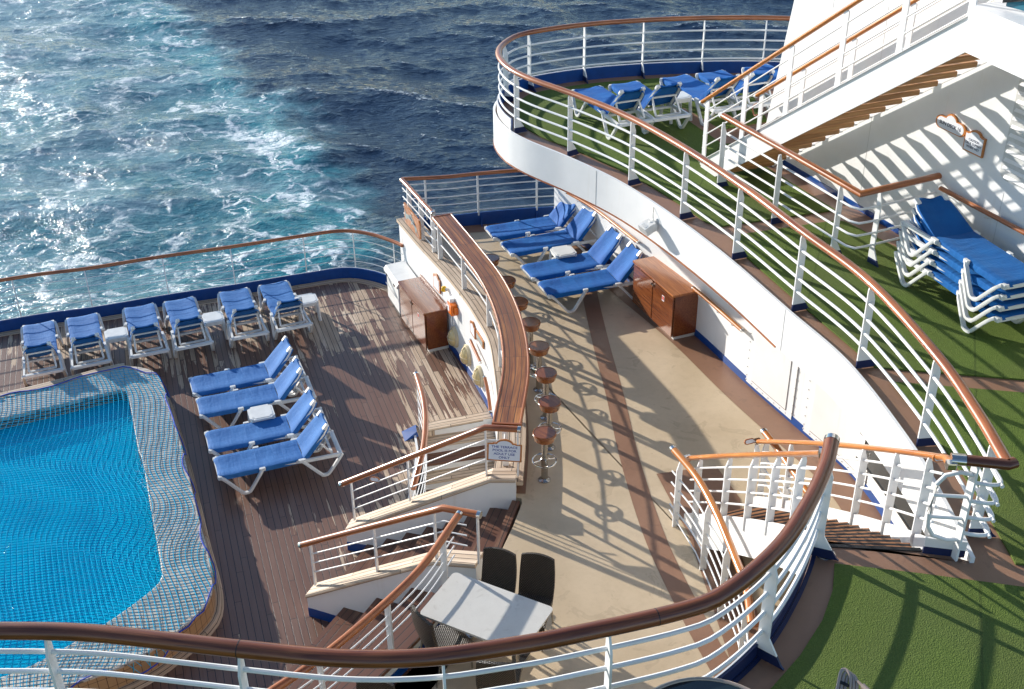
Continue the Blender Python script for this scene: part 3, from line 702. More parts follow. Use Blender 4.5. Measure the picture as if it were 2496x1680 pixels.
for sd, nm in ((-.180, 'edge_moulding'), (.180, 'edge_moulding')):
    MB().oval(z3(offs(CM, sd), 2.498), .045, .07, 10).build(nm, M['rail'], ct, True)
for e in (0, -1):
    i = 0 if e == 0 else len(CM)-1; tg = tang(CM, i); s_ = -1 if e == 0 else 1; n = Vector((tg.y, -tg.x)); c = CM[i]+tg*s_*.012
    MB().box((c.x, c.y, 2.498), (.03, .40, .066), math.atan2(tg.y, tg.x)).build('end_board', M['rail'], ct)
cpost = [(-1.35, 19.6), (-.84, 18.31), (-.39, 17.0), (-.17, 15.6), (-.08, 14.2), (-.10, 12.95)]
RC = [Vector((p[0], p[1])) for p in spline([(-1.42, 19.75), (-1.35, 19.6), (-.84, 18.31), (-.39, 17.0), (-.17, 15.6), (-.08, 14.2), (-.12, 12.75)], .12)]
for q in cpost:
    i = nearest(RC, q); tg = tang(RC, i)
    MB().box((RC[i].x, RC[i].y, 2.04), (.035, .085, .87), math.atan2(tg.y, tg.x)).build('post', M['white'], ct)
for z in (1.92, 2.16): MB().tube(z3(RC, z), .013, 8).build('bar', M['white'], ct, True)
LR = [Vector((p[0], p[1])) for p in spline([(-2.14, 21.30), (-1.8, 20.5), (-1.45, 19.66)], .12)]
lr = thing('corner_railing', 'short brown-topped railing running from the stern corner to the end of the bar counter', 'railing')
h = MB().oval(z3(LR, 2.50), .10, .08, 14).build('handrail', M['rail'], lr, True)
MB().oval([(LR[-1].x, LR[-1].y, 2.5), (LR[-1].x+.02, LR[-1].y-.05, 2.5)], .106, .086, 14).build('end_cap', M['chrome'], h, True)
for q in ((-2.02, 21.1), (-1.74, 20.4), (-1.48, 19.85)): MB().box((q[0]+.02, q[1], 2.04), (.035, .085, .87), -1.15).build('post', M['white'], lr)
for z in (1.78, 1.96, 2.14, 2.32): MB().tube(z3(LR, z), .012, 8).build('bar', M['white'], lr, True)

# ================================================================== STAIRS ON THE LEFT
# stairs going down into the well, risers facing the camera
sd_ = thing('lower_staircase', 'teak-edged stairs descending below the pool deck beside the white terrace wall', 'staircase')
L0 = Vector((-1.50, 16.24)); R0 = Vector((-.30, 16.62)); dn = Vector((.10, -1.0)).normalized()
for k in range(11):
    z = -.175*(k+1); a = L0+dn*(.27*k)+Vector((-.06, 0)); b = Vector((0.1 if k > 2 else -.2, R0.y))+dn*(.27*k)+Vector((0, 0))
    b = Vector((.12, b.y + .02))
    mb = MB(); d = (b-a).normalized(); n = dn
    P = [a, b, b+n*.31, a+n*.31]
    vs = [(p.x, p.y, z-.04) for p in P]+[(p.x, p.y, z) for p in P]
    W_ = (b-a).length
    mb.add(vs, [(3, 2, 1, 0), (4, 5, 6, 7), (0, 1, 5, 4), (1, 2, 6, 5), (2, 3, 7, 6), (3, 0, 4, 7)],
           [[(0, 0)]*4, [(0, 0), (W_, 0), (W_, .31), (0, .31)], [(0, 0)]*4, [(0, 0)]*4, [(0, .31), (W_, .31), (W_, .34), (0, .34)], [(0, 0)]*4])
    mb.build('tread', M['step'] if k % 2 else M['cap'], sd_)
    c = (a+b)/2
    MB().add([(a.x, a.y, z+.0), (b.x, b.y, z+.0), (b.x, b.y, z+.175), (a.x, a.y, z+.175)], [(0, 1, 2, 3)]).build('riser', M['panel'], sd_)
nose = MB(); d = (R0-L0).normalized()
nose.sweep([(L0.x-.02, L0.y+.03, -.013), (R0.x, R0.y+.03, -.013)], [(-.13, -.02), (-.13, .019), (.09, .019), (.09, -.02)], up='z')
nose.build('landing_edge', M['cap'], sd_)
# coaming and curved rail on the pool-deck side of the well
wr = thing('well_railing', 'curved upright railing with a brown handrail guarding the opening of the lower stairs', 'railing')
WP = spline([(-1.60, 16.30, 1.04), (-1.47, 15.70, 1.05), (-1.39, 15.15, 1.05), (-1.36, 14.6, 1.05), (-1.37, 14.12, 1.04), (-1.41, 13.84, .98), (-1.48, 13.45, .86)], .1)
h = MB().oval(WP, .095, .085, 14).build('handrail', M['rail'], wr, True)
MB().oval([WP[0], WP[0]+(WP[0]-WP[1]).normalized()*.05], .101, .091, 14).build('end_cap', M['chrome'], h, True)
WQ = [Vector((p.x-.02, p.y, p.z)) for p in WP]
for dz in (.22, .40, .58, .76): MB().tube([Vector((p.x, p.y, p.z-dz)) for p in WQ[1:]], .008, 8).build('bar', M['white'], wr, True)
for i in (1, len(WQ)//3, 2*len(WQ)//3, len(WQ)-3): MB().box((WQ[i].x, WQ[i].y, WQ[i].z/2), (.012, .030, WQ[i].z), 0).build('post', M['white'], wr)
MB().sweep([(-1.70, 16.22, 0), (-1.60, 15.6, 0), (-1.60, 15.1, 0), (-1.64, 14.5, 0), (-1.62, 13.2, 0)], [(-.018, -.3), (-.018, .05), (.018, .05), (.018, -.3)], up='z').build('coaming', M['white'], wr)
MB().add([(-1.92, 16.14, .006), (-1.84, 15.84, .006), (-1.60, 16.0, .006), (-1.62, 16.28, .006), (-1.66, 16.2, .11), (-1.63, 16.0, .11)], [(0, 1, 5, 4), (1, 2, 5), (0, 4, 3)]).build('coaming_corner', M['blue'], wr)
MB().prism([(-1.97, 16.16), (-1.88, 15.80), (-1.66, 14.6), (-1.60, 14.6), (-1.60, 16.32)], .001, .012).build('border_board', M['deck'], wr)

def swall(name, label, pts, zc, foot, w=.20, capw=.24):
    """stair side wall: pts plan points, zc cap heights"""
    t = thing(name, label, 'stair wall')
    n = len(pts); P = [Vector((p[0], p[1], 0)) for p in pts]
    vs = []; 
    for i, p in enumerate(P):
        tg = ((P[min(n-1, i+1)]-P[max(0, i-1)])).normalized(); s = Vector((tg.y, -tg.x, 0))*(w/2)
        z = zc[i]-.06
        vs += [(p.x-s.x, p.y-s.y, foot), (p.x-s.x, p.y-s.y, z), (p.x+s.x, p.y+s.y, z), (p.x+s.x, p.y+s.y, foot)]
    fs = [(3, 2, 1, 0), tuple(range((n-1)*4, n*4))]
    for i in range(n-1):
        for j in range(4): fs.append((i*4+j, i*4+(j+1) % 4, i*4+4+(j+1) % 4, i*4+4+j))
    MB().add(vs, fs).build('wall_body', M['white'], t)
    MB().sweep([(p.x, p.y, zc[i]) for i, p in enumerate(P)], [(-capw/2-.01, -.06), (-capw/2-.02, -.03), (-capw/2-.005, 0), (capw/2+.005, 0), (capw/2+.02, -.03), (capw/2+.01, -.06)], up='z').build('capping', M['cap'], t)
    return t
def skirt(t, a, b, z0, z1=None, off=.106):
    a = Vector((a[0], a[1], 0)); b = Vector((b[0], b[1], 0)); d = (b-a).normalized(); s = Vector((d.y, -d.x, 0))*off
    MB().sweep([a+s, b+s], [(-.004, z0), (-.004, z0+.15), (.004, z0+.15), (.004, z0)], up='z').build('skirting', M['blue'], t)
def srail(name, label, HP, posts, dzs, pzs, ends=(1, 1), hw=.095, hh=.085, cat='railing', mat='rail', pr=(.02, .045), br=.0095):
    t = thing(name, label, cat)
    h = MB().oval(HP, hw, hh, 14).build('handrail', M[mat], t, True)
    for e, (a, b) in enumerate(((HP[0], HP[1]), (HP[-1], HP[-2]))):
        if ends[e]: MB().oval([a, a+(a-b).normalized()*.045], hw+.006, hh+.006, 14).build('end_cap', M['chrome'], h, True)
    for dz in dzs: MB().tube([Vector((p.x, p.y, p.z-dz)) for p in HP[(1 if ends[0] else 0):(-1 if ends[1] else None)]], br, 8).build('bar', M['white'], t, True)
    for (q, zb) in zip(posts, pzs):
        i = min(range(len(HP)), key=lambda i: (HP[i].xy-Vector(q)).length); p = HP[i]
        tg = tang(HP, i)
        MB().box((p.x, p.y, (zb+p.z-.02)/2), (pr[0], pr[1], p.z-.02-zb), math.atan2(tg.y, tg.x)).build('post', M['white'], t)
    return t
def lerp3(pts, step=.15):
    out = []
    for a, b in zip(pts, pts[1:]):
        a = Vector(a); b = Vector(b); m = max(1, int((b-a).length/step))
        out += [a.lerp(b, k/m) for k in range(m)]
    out.append(Vector(pts[-1])); return out
w1 = swall('stair_side_wall', 'white stair wall with sloping bleached teak cap, farther one, nearest the pool-rules sign', [(-2.44, 13.22), (-.30, 12.62), (.03, 12.60)], [.40, 1.74, 1.75], -.3)
skirt(w1, (-2.44, 13.22), (-2.1, 13.125), 0)
srail('stair_railing', 'sloping brown-topped stair railing that carries the pool-rules sign', lerp3([(-2.46, 13.26, 1.12), (-.37, 12.64, 2.49), (.06, 12.57, 2.50)]), [(-2.28, 13.2), (-1.42, 12.95), (-.42, 12.66), (-.0, 12.59)], (.20, .36, .52), (.48, 1.02, 1.66, 1.74))
w2 = swall('stair_side_wall', 'white stair wall with sloping bleached teak cap between the two flights', [(-2.80, 11.85), (-.98, 11.10), (-.44, 10.88)], [.40, 1.62, 1.75], -.3)
skirt(w2, (-2.80, 11.85), (-2.2, 11.603), 0)
srail('stair_railing', 'sloping brown-topped stair railing on the middle stair wall, above the stepped bench', lerp3([(-2.84, 11.93, 1.12), (-.86, 10.97, 2.47), (-.44, 10.80, 2.50)]), [(-2.72, 11.8), (-1.80, 11.42), (-.92, 11.04), (-.48, 10.84)], (.20, .36, .52), (.46, .98, 1.60, 1.74))
# flight going up to the bar deck between the two walls
sf = thing('upper_staircase', 'wide plank-treaded stairs climbing from the pool deck to the bar deck between two white walls', 'staircase')
wa = Vector((-2.16, 13.03)); wb = Vector((.08, 12.43)); oa = Vector((-2.62, 11.93)); ob_ = Vector((-.20, 11.38))
for k in range(8):
    z = .175*(k+1); f0 = k/7.35; f1 = (k+1.12)/7.35
    a0 = wa.lerp(wb, f0); b0 = oa.lerp(ob_+Vector((.0, 0)), f0); a1 = wa.lerp(wb, min(f1, 1.)); b1 = oa.lerp(ob_, min(f1, 1.))
    W_ = (a0-b0).length; D_ = (a1-a0).length
    mb = MB()
    vs = [(b0.x, b0.y, 0), (b1.x, b1.y, 0), (a1.x, a1.y, 0), (a0.x, a0.y, 0)]
    zz = z if k < 7 else ZB+.004
    vs = [(v[0], v[1], zz-.17) for v in vs]+[(v[0], v[1], zz) for v in vs]
    mb.add(vs, [(3, 2, 1, 0), (4, 5, 6, 7), (0, 1, 5, 4), (1, 2, 6, 5), (2, 3, 7, 6), (3, 0, 4, 7)],
           [[(0, 0)]*4, [(0, 0), (0, D_), (W_, D_), (W_, 0)], [(0, 0)]*4, [(0, 0)]*4, [(0, 0)]*4, [(0, .0), (W_, 0), (W_, .17), (0, .17)]])
    mb.build('tread', M['step'], sf)
# amphitheatre benches
sb = thing('stepped_bench', 'broad teak stepped seating facing the pool below the dining table', 'stepped seating')
n0 = Vector((-2.30, 11.56)); n1 = Vector((-3.01, 10.14)); rd = (n1-n0).normalized(); up_ = Vector((.49, -.20))
for k in range(4):
    z = .35*(k+1); z = min(z, 1.4)
    a0 = n0+up_*k; b0 = a0+rd*4.2; a1 = a0+up_*1.05+Vector((.0, .0)); b1 = b0+Vector((.52, -.22))*1.05
    if k == 3: a1 = a0+Vector((.66, -.28)); b1 = b0+Vector((.68, -.30)); z = 1.40
    W_ = 4.2; D_ = (a1-a0).length
    vs = [(b0.x, b0.y, 0), (b1.x, b1.y, 0), (a1.x, a1.y, 0), (a0.x, a0.y, 0)]
    vs = [(v[0], v[1], z-.35) for v in vs]+[(v[0], v[1], z) for v in vs]
    MB().add(vs, [(3, 2, 1, 0), (4, 5, 6, 7), (0, 1, 5, 4), (1, 2, 6, 5), (2, 3, 7, 6), (3, 0, 4, 7)],
           [[(0, 0)]*4, [(0, 0), (0, D_), (W_, D_), (W_, 0)], [(0, 0)]*4, [(0, 0)]*4, [(0, 0)]*4, [(0, .0), (W_, 0), (W_, .35), (0, .35)]]).build('bench_step', M['step'], sb)
R3 = [Vector(p) for p in spline([(-.67, 10.78, 2.5), (-1.03, 9.92, 2.5), (-1.42, 9.29, 2.5), (-1.92, 8.62, 2.5), (-2.40, 8.11, 2.5), (-3.1, 7.5, 2.5)], .15)]
w3 = thing('bench_wall', 'low white wall with broad teak cap behind the stepped bench, blue at its foot', 'low wall')
W3c = [Vector((p.x, p.y)) for p in R3[4:]]
MB().sweep([(p.x, p.y, 0) for p in W3c], [(-.08, 1.0), (-.08, 1.70), (.08, 1.70), (.08, 1.0)], up='z').build('wall_body', M['white'], w3)
MB().sweep([(p.x, p.y, 0) for p in W3c], [(-.13, 1.70), (-.14, 1.73), (-.13, 1.76), (.13, 1.76), (.14, 1.73), (.13, 1.70)], up='z').build('capping', M['step'], w3)
for s_ in (-1, 1): MB().sweep([(p.x, p.y, 0) for p in offs(W3c, s_*.086)], [(-.004, 1.4), (-.004, 1.54), (.004, 1.54), (.004, 1.4)], up='z').build('skirting', M['blue'], w3)
srail('bench_railing', 'steep brown-topped railing running from the table down the edge of the stepped bench', R3, [(-.86, 10.35), (-1.37, 9.37), (-2.0, 8.52)], (.21, .35, .49), (1.40, 1.74, 1.74), ends=(1, 0), pr=(.025, .075))
# little oval plaque under the farther handrail
# ================================================================== BAR DECK WALL
bw = thing('bar_deck_wall', 'white plated wall with blue skirting and bolted access panels under the green upper deck', 'wall')
MB().sweep([(p[0], p[1], 0) for p in WALLR], [(-.04, ZB), (-.04, 3.70), (.04, 3.70), (.04, ZB)], up='z').build('wall_body', M['white'], bw, True)
WI = offs(WALLR, inner*.045)
MB().sweep([(p[0], p[1], 0) for p in WI], [(-.004, ZB), (-.004, ZB+.13), (.004, ZB+.13), (.004, ZB)], up='z').build('skirting', M['blue'], bw)
def wallpanel(parent, name, q0, q1, z0, z1, mat, off=.052, th=.008, bolts=False, frame=None):
    S = sub(offs(WALLR, inner*off), q0, q1)
    o = MB().sweep([(p[0], p[1], 0) for p in S], [(-th, z0), (-th, z1), (th, z1), (th, z0)], up='z').build(name, M[mat], parent)
    return o, S
for nm, q0, q1 in (('access_panel', (3.80, 15.2), (4.17, 14.35)), ('access_panel', (4.37, 13.87), (4.80, 12.75))):
    fo_, S = wallpanel(bw, 'panel_frame', (q0[0]-.06, q0[1]+.12), (q1[0]+.06, q1[1]-.12), 1.46, 2.62, 'white', .052, .004)
    o, S2 = wallpanel(bw, nm, q0, q1, 1.56, 2.50, 'panel', .062, .005)
    gl, _ = wallpanel(bw, 'panel_gap', (q0[0], q0[1]+.02), (q1[0], q1[1]-.02), 1.545, 2.515, 'gap', .0575, .0035)
    mb = MB()
    for i in range(0, len(S), 1):
        for z in (1.50, 2.57): mb.box((S[i].x-.006, S[i].y, z), (.018, .018, .018), .3, bev=.006)
    for p in (S[0], S[-1]):
        for k in range(7): mb.box((p.x-.006, p.y, 1.58+k*.15), (.018, .018, .018), .3, bev=.006)
    mb.build('bolt', M['white'], fo_)
win, _ = wallpanel(bw, 'window', (4.80, 12.72), (5.16, 9.0), 1.80, 2.18, 'glassdark', .050, .006)
wf, _ = wallpanel(win, 'window_frame', (4.79, 12.78), (5.16, 8.9), 1.77, 1.80, 'black', .055, .012)
wf, _ = wallpanel(win, 'window_frame', (4.79, 12.78), (5.16, 8.9), 2.18, 2.20, 'black', .055, .012)
pe = MB().box((.98, 21.27, 2.5), (.10, .22, 2.3), .5).build('end_pillar', M['white'], bw)
# wooden grab rails on brackets
def grab(name, label, pts, z, off=.12, zs=None, r=.036, br_=3, mat='orangewood', wall=None):
    t = thing(name, label, 'handrail')
    P = [Vector((p[0], p[1], z if zs is None else zs[i])) for i, p in enumerate(pts)]
    h = MB().oval(P, r*2, r*1.7, 12).build('handrail', M[mat], t, True)
    for a, b in ((P[0], P[1]), (P[-1], P[-2])): MB().oval([a, a+(a-b).normalized()*.03], r*2.05, r*1.75, 12).build('end_cap', M['chrome'], h, True)
    for k in range(br_):
        i = int((k+.5)/br_*(len(P)-1)); p = P[i]; tg = tang(P, i); n = Vector((tg.y, -tg.x, 0))*(wall or 1)
        MB().tube([p-Vector((0, 0, r*.7)), p-Vector((0, 0, .07)), p-Vector((0, 0, .09))+n*.03, p-Vector((0, 0, .09))+n*off], .007, 6).build('bracket', M['white'], t, True)
    return t
gw = offs(WALLR, inner*.13)
grab('wall_handrail', 'orange wooden handrail on the white wall behind the loungers of the middle deck', sub(gw, (1.3, 20.9), (2.38, 18.5)), 2.40, wall=-inner)
grab('wall_handrail', 'orange wooden handrail on the white wall, running from the cabinet towards the access panels', sub(gw, (3.08, 16.9), (3.66, 15.46)), 2.32, wall=-inner)

# ================================================================== CURVED STAIRCASE (16 risers of 175 mm)
cs = thing('curved_staircase', 'curved staircase with black-striped teak treads dropping from the green deck to the beige deck', 'staircase')
TH1 = TH0+16*math.radians(1.545); DT = (TH1-TH0)/16
for k in range(15):
    z = ZG-.175*(k+1); t0 = TH0+DT*k-.002; t1 = TH0+DT*(k+1)+.0030
    a0, a1 = pol(STAIR_L+.02, t0), pol(STAIR_L+.02, t1); b0, b1 = pol(STAIR_R-.02, t0), pol(STAIR_R-.02, t1)
    vs = [(a0[0], a0[1]), (b0[0], b0[1]), (b1[0], b1[1]), (a1[0], a1[1])]
    vs = [(x, y, z-.04) for x, y in vs]+[(x, y, z) for x, y in vs]
    W_ = STAIR_R-STAIR_L; D_ = .27
    MB().add(vs, [(3, 2, 1, 0), (4, 5, 6, 7), (0, 1, 5, 4), (1, 2, 6, 5), (2, 3, 7, 6), (3, 0, 4, 7)],
             [[(0, 0)]*4, [(0, 0), (W_, 0), (W_, D_), (0, D_)], [(0, 0)]*4, [(0, 0)]*4, [(0, .245), (W_, .245), (W_, .275), (0, .275)], [(0, 0)]*4]).build('tread', M['tread'], cs)
    MB().add([(a0[0], a0[1], z), (b0[0], b0[1], z), (b0[0], b0[1], z+.135), (a0[0], a0[1], z+.135)], [(0, 1, 2, 3)]).build('riser', M['panel'], cs)
lp = [pol(STAIR_L+.06, TH0-.004), pol(STAIR_R-.02, TH0-.004), pol(STAIR_R-.02, TH0+.0005), pol(STAIR_L+.06, TH0+.0005)]
MB().prism(lp, 4.16, 4.212).build('landing_nosing', M['black'], cs)
def strz(th, dz): return ZG-.175*((th-TH0)/DT)+dz
def spath(r, t0, t1, dz, n=34, clampz=None):
    out = []
    for i in range(n+1):
        th = t0+(t1-t0)*i/n; x, y = pol(r, th); z = strz(th, dz)
        out.append(Vector((x, y, z)))
    return out
for r, nm in ((STAIR_R+.03, 'stringer'), (STAIR_L-.03, 'stringer')):
    hi = .13; lo = -.42
    P = spath(r, TH0, TH1, 0)
    vs = []; n = len(P)
    for i, p in enumerate(P):
        th = TH0+(TH1-TH0)*i/(n-1); tx, ty = math.cos(th)*.02, math.sin(th)*.02
        zt_ = p.z+hi; zb_ = max(ZB, p.z+lo); zt_ = max(zt_, ZB+.12)
        vs += [(p.x-tx, p.y-ty, zb_), (p.x+tx, p.y+ty, zb_), (p.x+tx, p.y+ty, zt_), (p.x-tx, p.y-ty, zt_)]
    fs = [(0, 1, 2, 3), tuple(reversed(range((n-1)*4, n*4)))]
    for i in range(n-1):
        for j in range(4): fs.append((i*4+j, i*4+4+j, i*4+4+(j+1) % 4, i*4+(j+1) % 4))
    MB().add(vs, fs).build(nm, M['white'], cs, True)
# balustrades: two handrails, four bars each, flat posts
def csrail(r, inward, t0, t1, nm, npost, extra=None):
    HP = spath(r, t0, t1, 1.03, 40)
    for p in HP: p.z = min(p.z, 5.26)
    if extra: HP = HP+[Vector(e) for e in extra]
    h = MB().oval(HP, .085, .062, 14).build('handrail', M['orangewood'], cs, True)
    for e, (a, b) in enumerate(((HP[0], HP[1]), (HP[-1], HP[-2]))): MB().box(tuple(a+(a-b).normalized()*.03), (.075, .09, .066), math.atan2((a-b).y, (a-b).x), bev=.012).build('end_cap', M['chrome'], h)
    for dz in (.17, .35, .53, .71):
        MB().tube([Vector((p.x, p.y, p.z-dz)) for p in HP[1:-1]], .013, 8).build('bar', M['white'], cs, True)
    for k in range(npost):
        f = (k+(.55 if r > 9.5 else .06))/(npost-.55); i = int(f*40); p = HP[i]; th = t0+(t1-t0)*i/40
        tg = Vector((-math.sin(th), math.cos(th)))
        flat_post(cs, p, tg, inward, max(ZB, strz(th, -.05)), p.z-.02, .085, False, out=.045)
csrail(STAIR_R+.03, 1, TH0-.012, TH1+.004, 'r', 6)
csrail(STAIR_L-.03, -1, TH0+.012, TH1+.004, 'l', 6)
def plaque(name, label, c, rz, tilt=0.):
    t = thing(name, label, 'plaque', c, rz)
    def pill(w, h, n=8):
        P = []
        for cx, a0 in ((w/2-h/2, -90), (-w/2+h/2, 90)):
            for k in range(n+1): a = math.radians(a0+180*k/n); P.append((cx+h/2*math.cos(a), h/2*math.sin(a)))
        return P
    I4 = Matrix.Rotation(tilt, 4, 'X')
    MB().extr(pill(.15, .075), I4, .018).build('frame', M['orangewood'], t)
    MB().extr(pill(.12, .048), I4 @ Matrix.Translation((0, -.011, 0)), .004).build('face', M['signface'], t)
    return t
plaque('plaque', 'tiny wood-framed plaque hanging under the end of the farther sloping stair handrail', (-1.98, 13.13, 1.28), math.radians(-17), -.5)
p_ = plaque('plaque', 'tiny wood-framed plaque under the handrail end at the head of the curved staircase', (3.80, 8.28, 5.10), math.radians(10), -.5)
p_ = plaque('plaque', 'tiny wood-framed plaque under the handrail end at the foot of the curved staircase', (3.12, 12.42, 2.36), math.radians(20), -.5)
# level guards on the bar deck either side of the stair
GL = spline([A('f', 185, 245, 2.5), A('f', 430, 540, 2.5), A('f', 640, 920, 2.5), A('f', 860, 1450, 2.5), A('g', 690, 150, 2.5), A('g', 745, 520, 2.5)], .1)
gl = railing('stair_guard_railing', 'orange-topped white guard railing curving along the beige deck left of the curved staircase', GL, 2.50, [1.62, 1.80, 1.98, 2.16], [A('f', 185, 1050, ZB), A('f', 470, 1530, ZB), (2.40, 10.2), (2.50, 9.2)], ZB,
             inward=1, hw=.095, hh=.08, mat='orangewood', br=.012, ends=(1, 0), foot=False, pw=.085, endcap=.04)
h = MB().oval([Vector((GL[-1].x, GL[-1].y, 2.5)), Vector((GL[-1].x+.62, GL[-1].y+.02, 2.5))], .095, .08, 14).build('return_rail', M['rail'], gl, True)
MB().tube([(GL[0].x, GL[0].y, 1.52), (GL[8].x, GL[8].y, 1.42), (GL[20].x, GL[20].y, 1.42)], .010, 8).build('bar', M['white'], gl, True)
GR = spline([A('f', 1150, 62, 2.5), A('f', 1290, 240, 2.5), A('f', 1420, 430, 2.5), A('f', 1520, 560, 2.5), A('f', 1600, 690, 2.5), (4.02, 9.6)], .1)
gr_ = railing('stair_guard_railing', 'orange-topped white guard railing seen through the bars right of the curved staircase', GR, 2.50, [1.62, 1.80, 1.98, 2.16], [GR[1], GR[len(GR)//3], GR[2*len(GR)//3]], ZB, inward=1, hw=.095, hh=.08, mat='orangewood', br=.012, ends=(1, 0), foot=False, pw=.085, endcap=.04)

# ================================================================== SUPERSTRUCTURE WALL + STRAIGHT STAIRCASE
P0 = Vector((4.47, 17.52)); D = Vector((.368, -.93)).normalized(); NN = Vector((.93, .368)).normalized()
def wp(s, z, g=0.): p = P0+D*s-NN*g; return Vector((p.x, p.y, z))
sw = thing('superstructure_wall', 'tall white ship wall with raked stern edge and louvred vent behind the straight stair', 'wall')
WT = 10.5
e0_, e1_ = -.74, -.74+.19*(WT-4.2)
def wallslab(poly, g0, g1):
    n = len(poly); vs = [wp(s, z, g0) for s, z in poly]+[wp(s, z, g1) for s, z in poly]
    return vs, [tuple(range(n)), tuple(reversed(range(n, 2*n)))]+[(i, n+i, n+(i+1) % n, (i+1) % n) for i in range(n)]
mb = MB(); vs, fs = wallslab([(e0_, 4.2), (9.5, 4.2), (9.5, WT), (e1_, WT)], 0, -3.2); mb.add(vs, fs); mb.build('wall_body', M['white'], sw)
mb = MB(); vs, fs = wallslab([(e0_+.2, 4.2), (9.5, 4.2), (9.5, 4.285), (e0_+.2, 4.285)], .012, .002); mb.add(vs, fs); mb.build('skirting', M['blue'], sw)
for s0, s1, z0, z1 in ((1.92, 1.925, 4.35, 7.2), (4.58, 4.585, 4.4, 5.5), (.72, .725, 6.9, 9.5)):
    mb = MB(); vs, fs = wallslab([(s0, z0), (s1, z0), (s1, z1), (s0, z1)], .003, .0005); mb.add(vs, fs); mb.build('plate_seam', M['lightplastic'], sw)
# louvre
lv = MB()
def rrect(s0, s1, z0, z1, r=.12, n=5):
    P = []
    for cx, cz, a0 in ((s1-r, z1-r, 0), (s0+r, z1-r, 90), (s0+r, z0+r, 180), (s1-r, z0+r, 270)):
        for k in range(n+1): a = math.radians(a0+90*k/n); P.append((cx+r*math.cos(a), cz+r*math.sin(a)))
    return P[::-1]
vs, fs = wallslab(rrect(4.40, 5.9, 5.60, 7.35), .012, .002); lvo = lv.add(vs, fs).build('louvre_frame', M['white'], sw)
vs, fs = wallslab(rrect(4.46, 5.84, 5.66, 7.29), .016, .006); MB().add(vs, fs).build('louvre_recess', M['lightplastic'], lvo)
for k in range(15):
    z = 5.72+k*.105; a = wp(4.50+(.05 if k in (0, 14) else 0), z, .02); b = wp(5.80, z, .02)
    MB().sweep([a, b], [(-.028, -.02), (-.022, -.028), (.026, .030), (.020, .038)] if False else [(-.03, .03), (-.022, .036), (.022, -.022), (.016, -.030)], up='z').build('slat', M['white'], lvo)
# stringers
ss = thing('straight_staircase', 'steep straight staircase with white stringers and open teak treads rising to the upper right', 'staircase')
SL = .678
def str_plate(g, s0, s1, zt0, zb0, name, th=.025, foot=True):
    top = lambda s: zt0+SL*(s+.47); bot = lambda s: zb0+SL*(s-.495)
    poly = [(-.47, top(-.47)-.0), (s1, top(s1)), (s1, bot(s1)), (.495, bot(.495)), (0., 4.215), (-.30, 4.215), (-.47, 4.26)]
    n = len(poly); vs = [wp(s, z, g+th/2) for s, z in poly]+[wp(s, z, g-th/2) for s, z in poly]
    MB().add(vs, [tuple(range(n)), tuple(reversed(range(n, 2*n)))]+[(i, n+i, n+(i+1) % n, (i+1) % n) for i in range(n)]).build(name, M['white'], ss)
    # flange along the top
    a = wp(-.47, top(-.47)+.006, g); b = wp(s1, top(s1)+.006, g)
    MB().bar([a, b], .07, .012).build('stringer_flange', M['white'], ss)
str_plate(1.30, -.47, 4.92, 4.30, 4.54, 'stringer')
str_plate(.22, -.47, 4.92, 4.30, 4.60, 'stringer')
for k in range(17):
    z = 4.2+.205*(k+1); s = .06+.2985*k
    if s > 4.75: break
    a = wp(s, z, 1.285); b = wp(s, z, .36)
    MB().sweep([a, b], [(-.15, -.07), (-.158, -.012), (-.145, .0), (.145, .0), (.158, -.012), (.15, -.07)], up='z').build('tread', M['treadwood'], ss)
    c = (a+b)/2; c0 = wp(s+.06, z-.05, 1.2); c1 = wp(s+.06, z-.05, .45)
    MB().sweep([wp(s+.0, z-.072, 1.285), wp(s+.0, z-.072, .235)], [(-.07, -.022), (-.07, .0), (.07, .0), (.07, -.022)], up='z').build('tread_plate', M['white'], ss)
def ssrail(g, s0, s1, posts, nm):
    hz = lambda s: 5.33+SL*(s+.47)
    h = MB().oval([wp(s0, hz(s0), g), wp(s1, hz(s1), g)], .075, .062, 14, up='perp').build('handrail', M['orangewood'], ss, True)
    a, b = wp(s0, hz(s0), g), wp(s1, hz(s1), g)
    MB().oval([a, a-(b-a).normalized()*.05], .078, .065, 14).build('end_cap', M['white'], h, True)
    for dz in (.20, .40, .60, .80): MB().tube([wp(s0+.1, hz(s0+.1)-dz, g), wp(s1, hz(s1)-dz, g)], .011, 8).build('bar', M['white'], ss, True)
    for s in posts:
        zb = max(4.2, 4.30+SL*(s+.47)-.02) if s > -.3 else 4.2
        c = wp(s, (zb+hz(s)-.03)/2, g)
        MB().box(tuple(c), (.10, .02, hz(s)-.03-zb), math.atan2(D.y, D.x)).build('post', M['white'], ss)
ssrail(1.30, -.55, 5.3, [-.39, .63, 1.66, 2.72, 3.78, 4.83], 'l')
ssrail(.22, -.66, 5.3, [-.52, .51, 1.59, 2.67, 3.7, 4.7], 'r')
hk = MB().tube(spline([wp(-.36, 5.18, .40), wp(-.42, 5.14, .42), wp(-.45, 5.06, .42), wp(-.38, 4.98, .42), wp(-.30, 5.02, .42)], .02), .012, 8).build('rope_hook', M['rail'], ss, True)
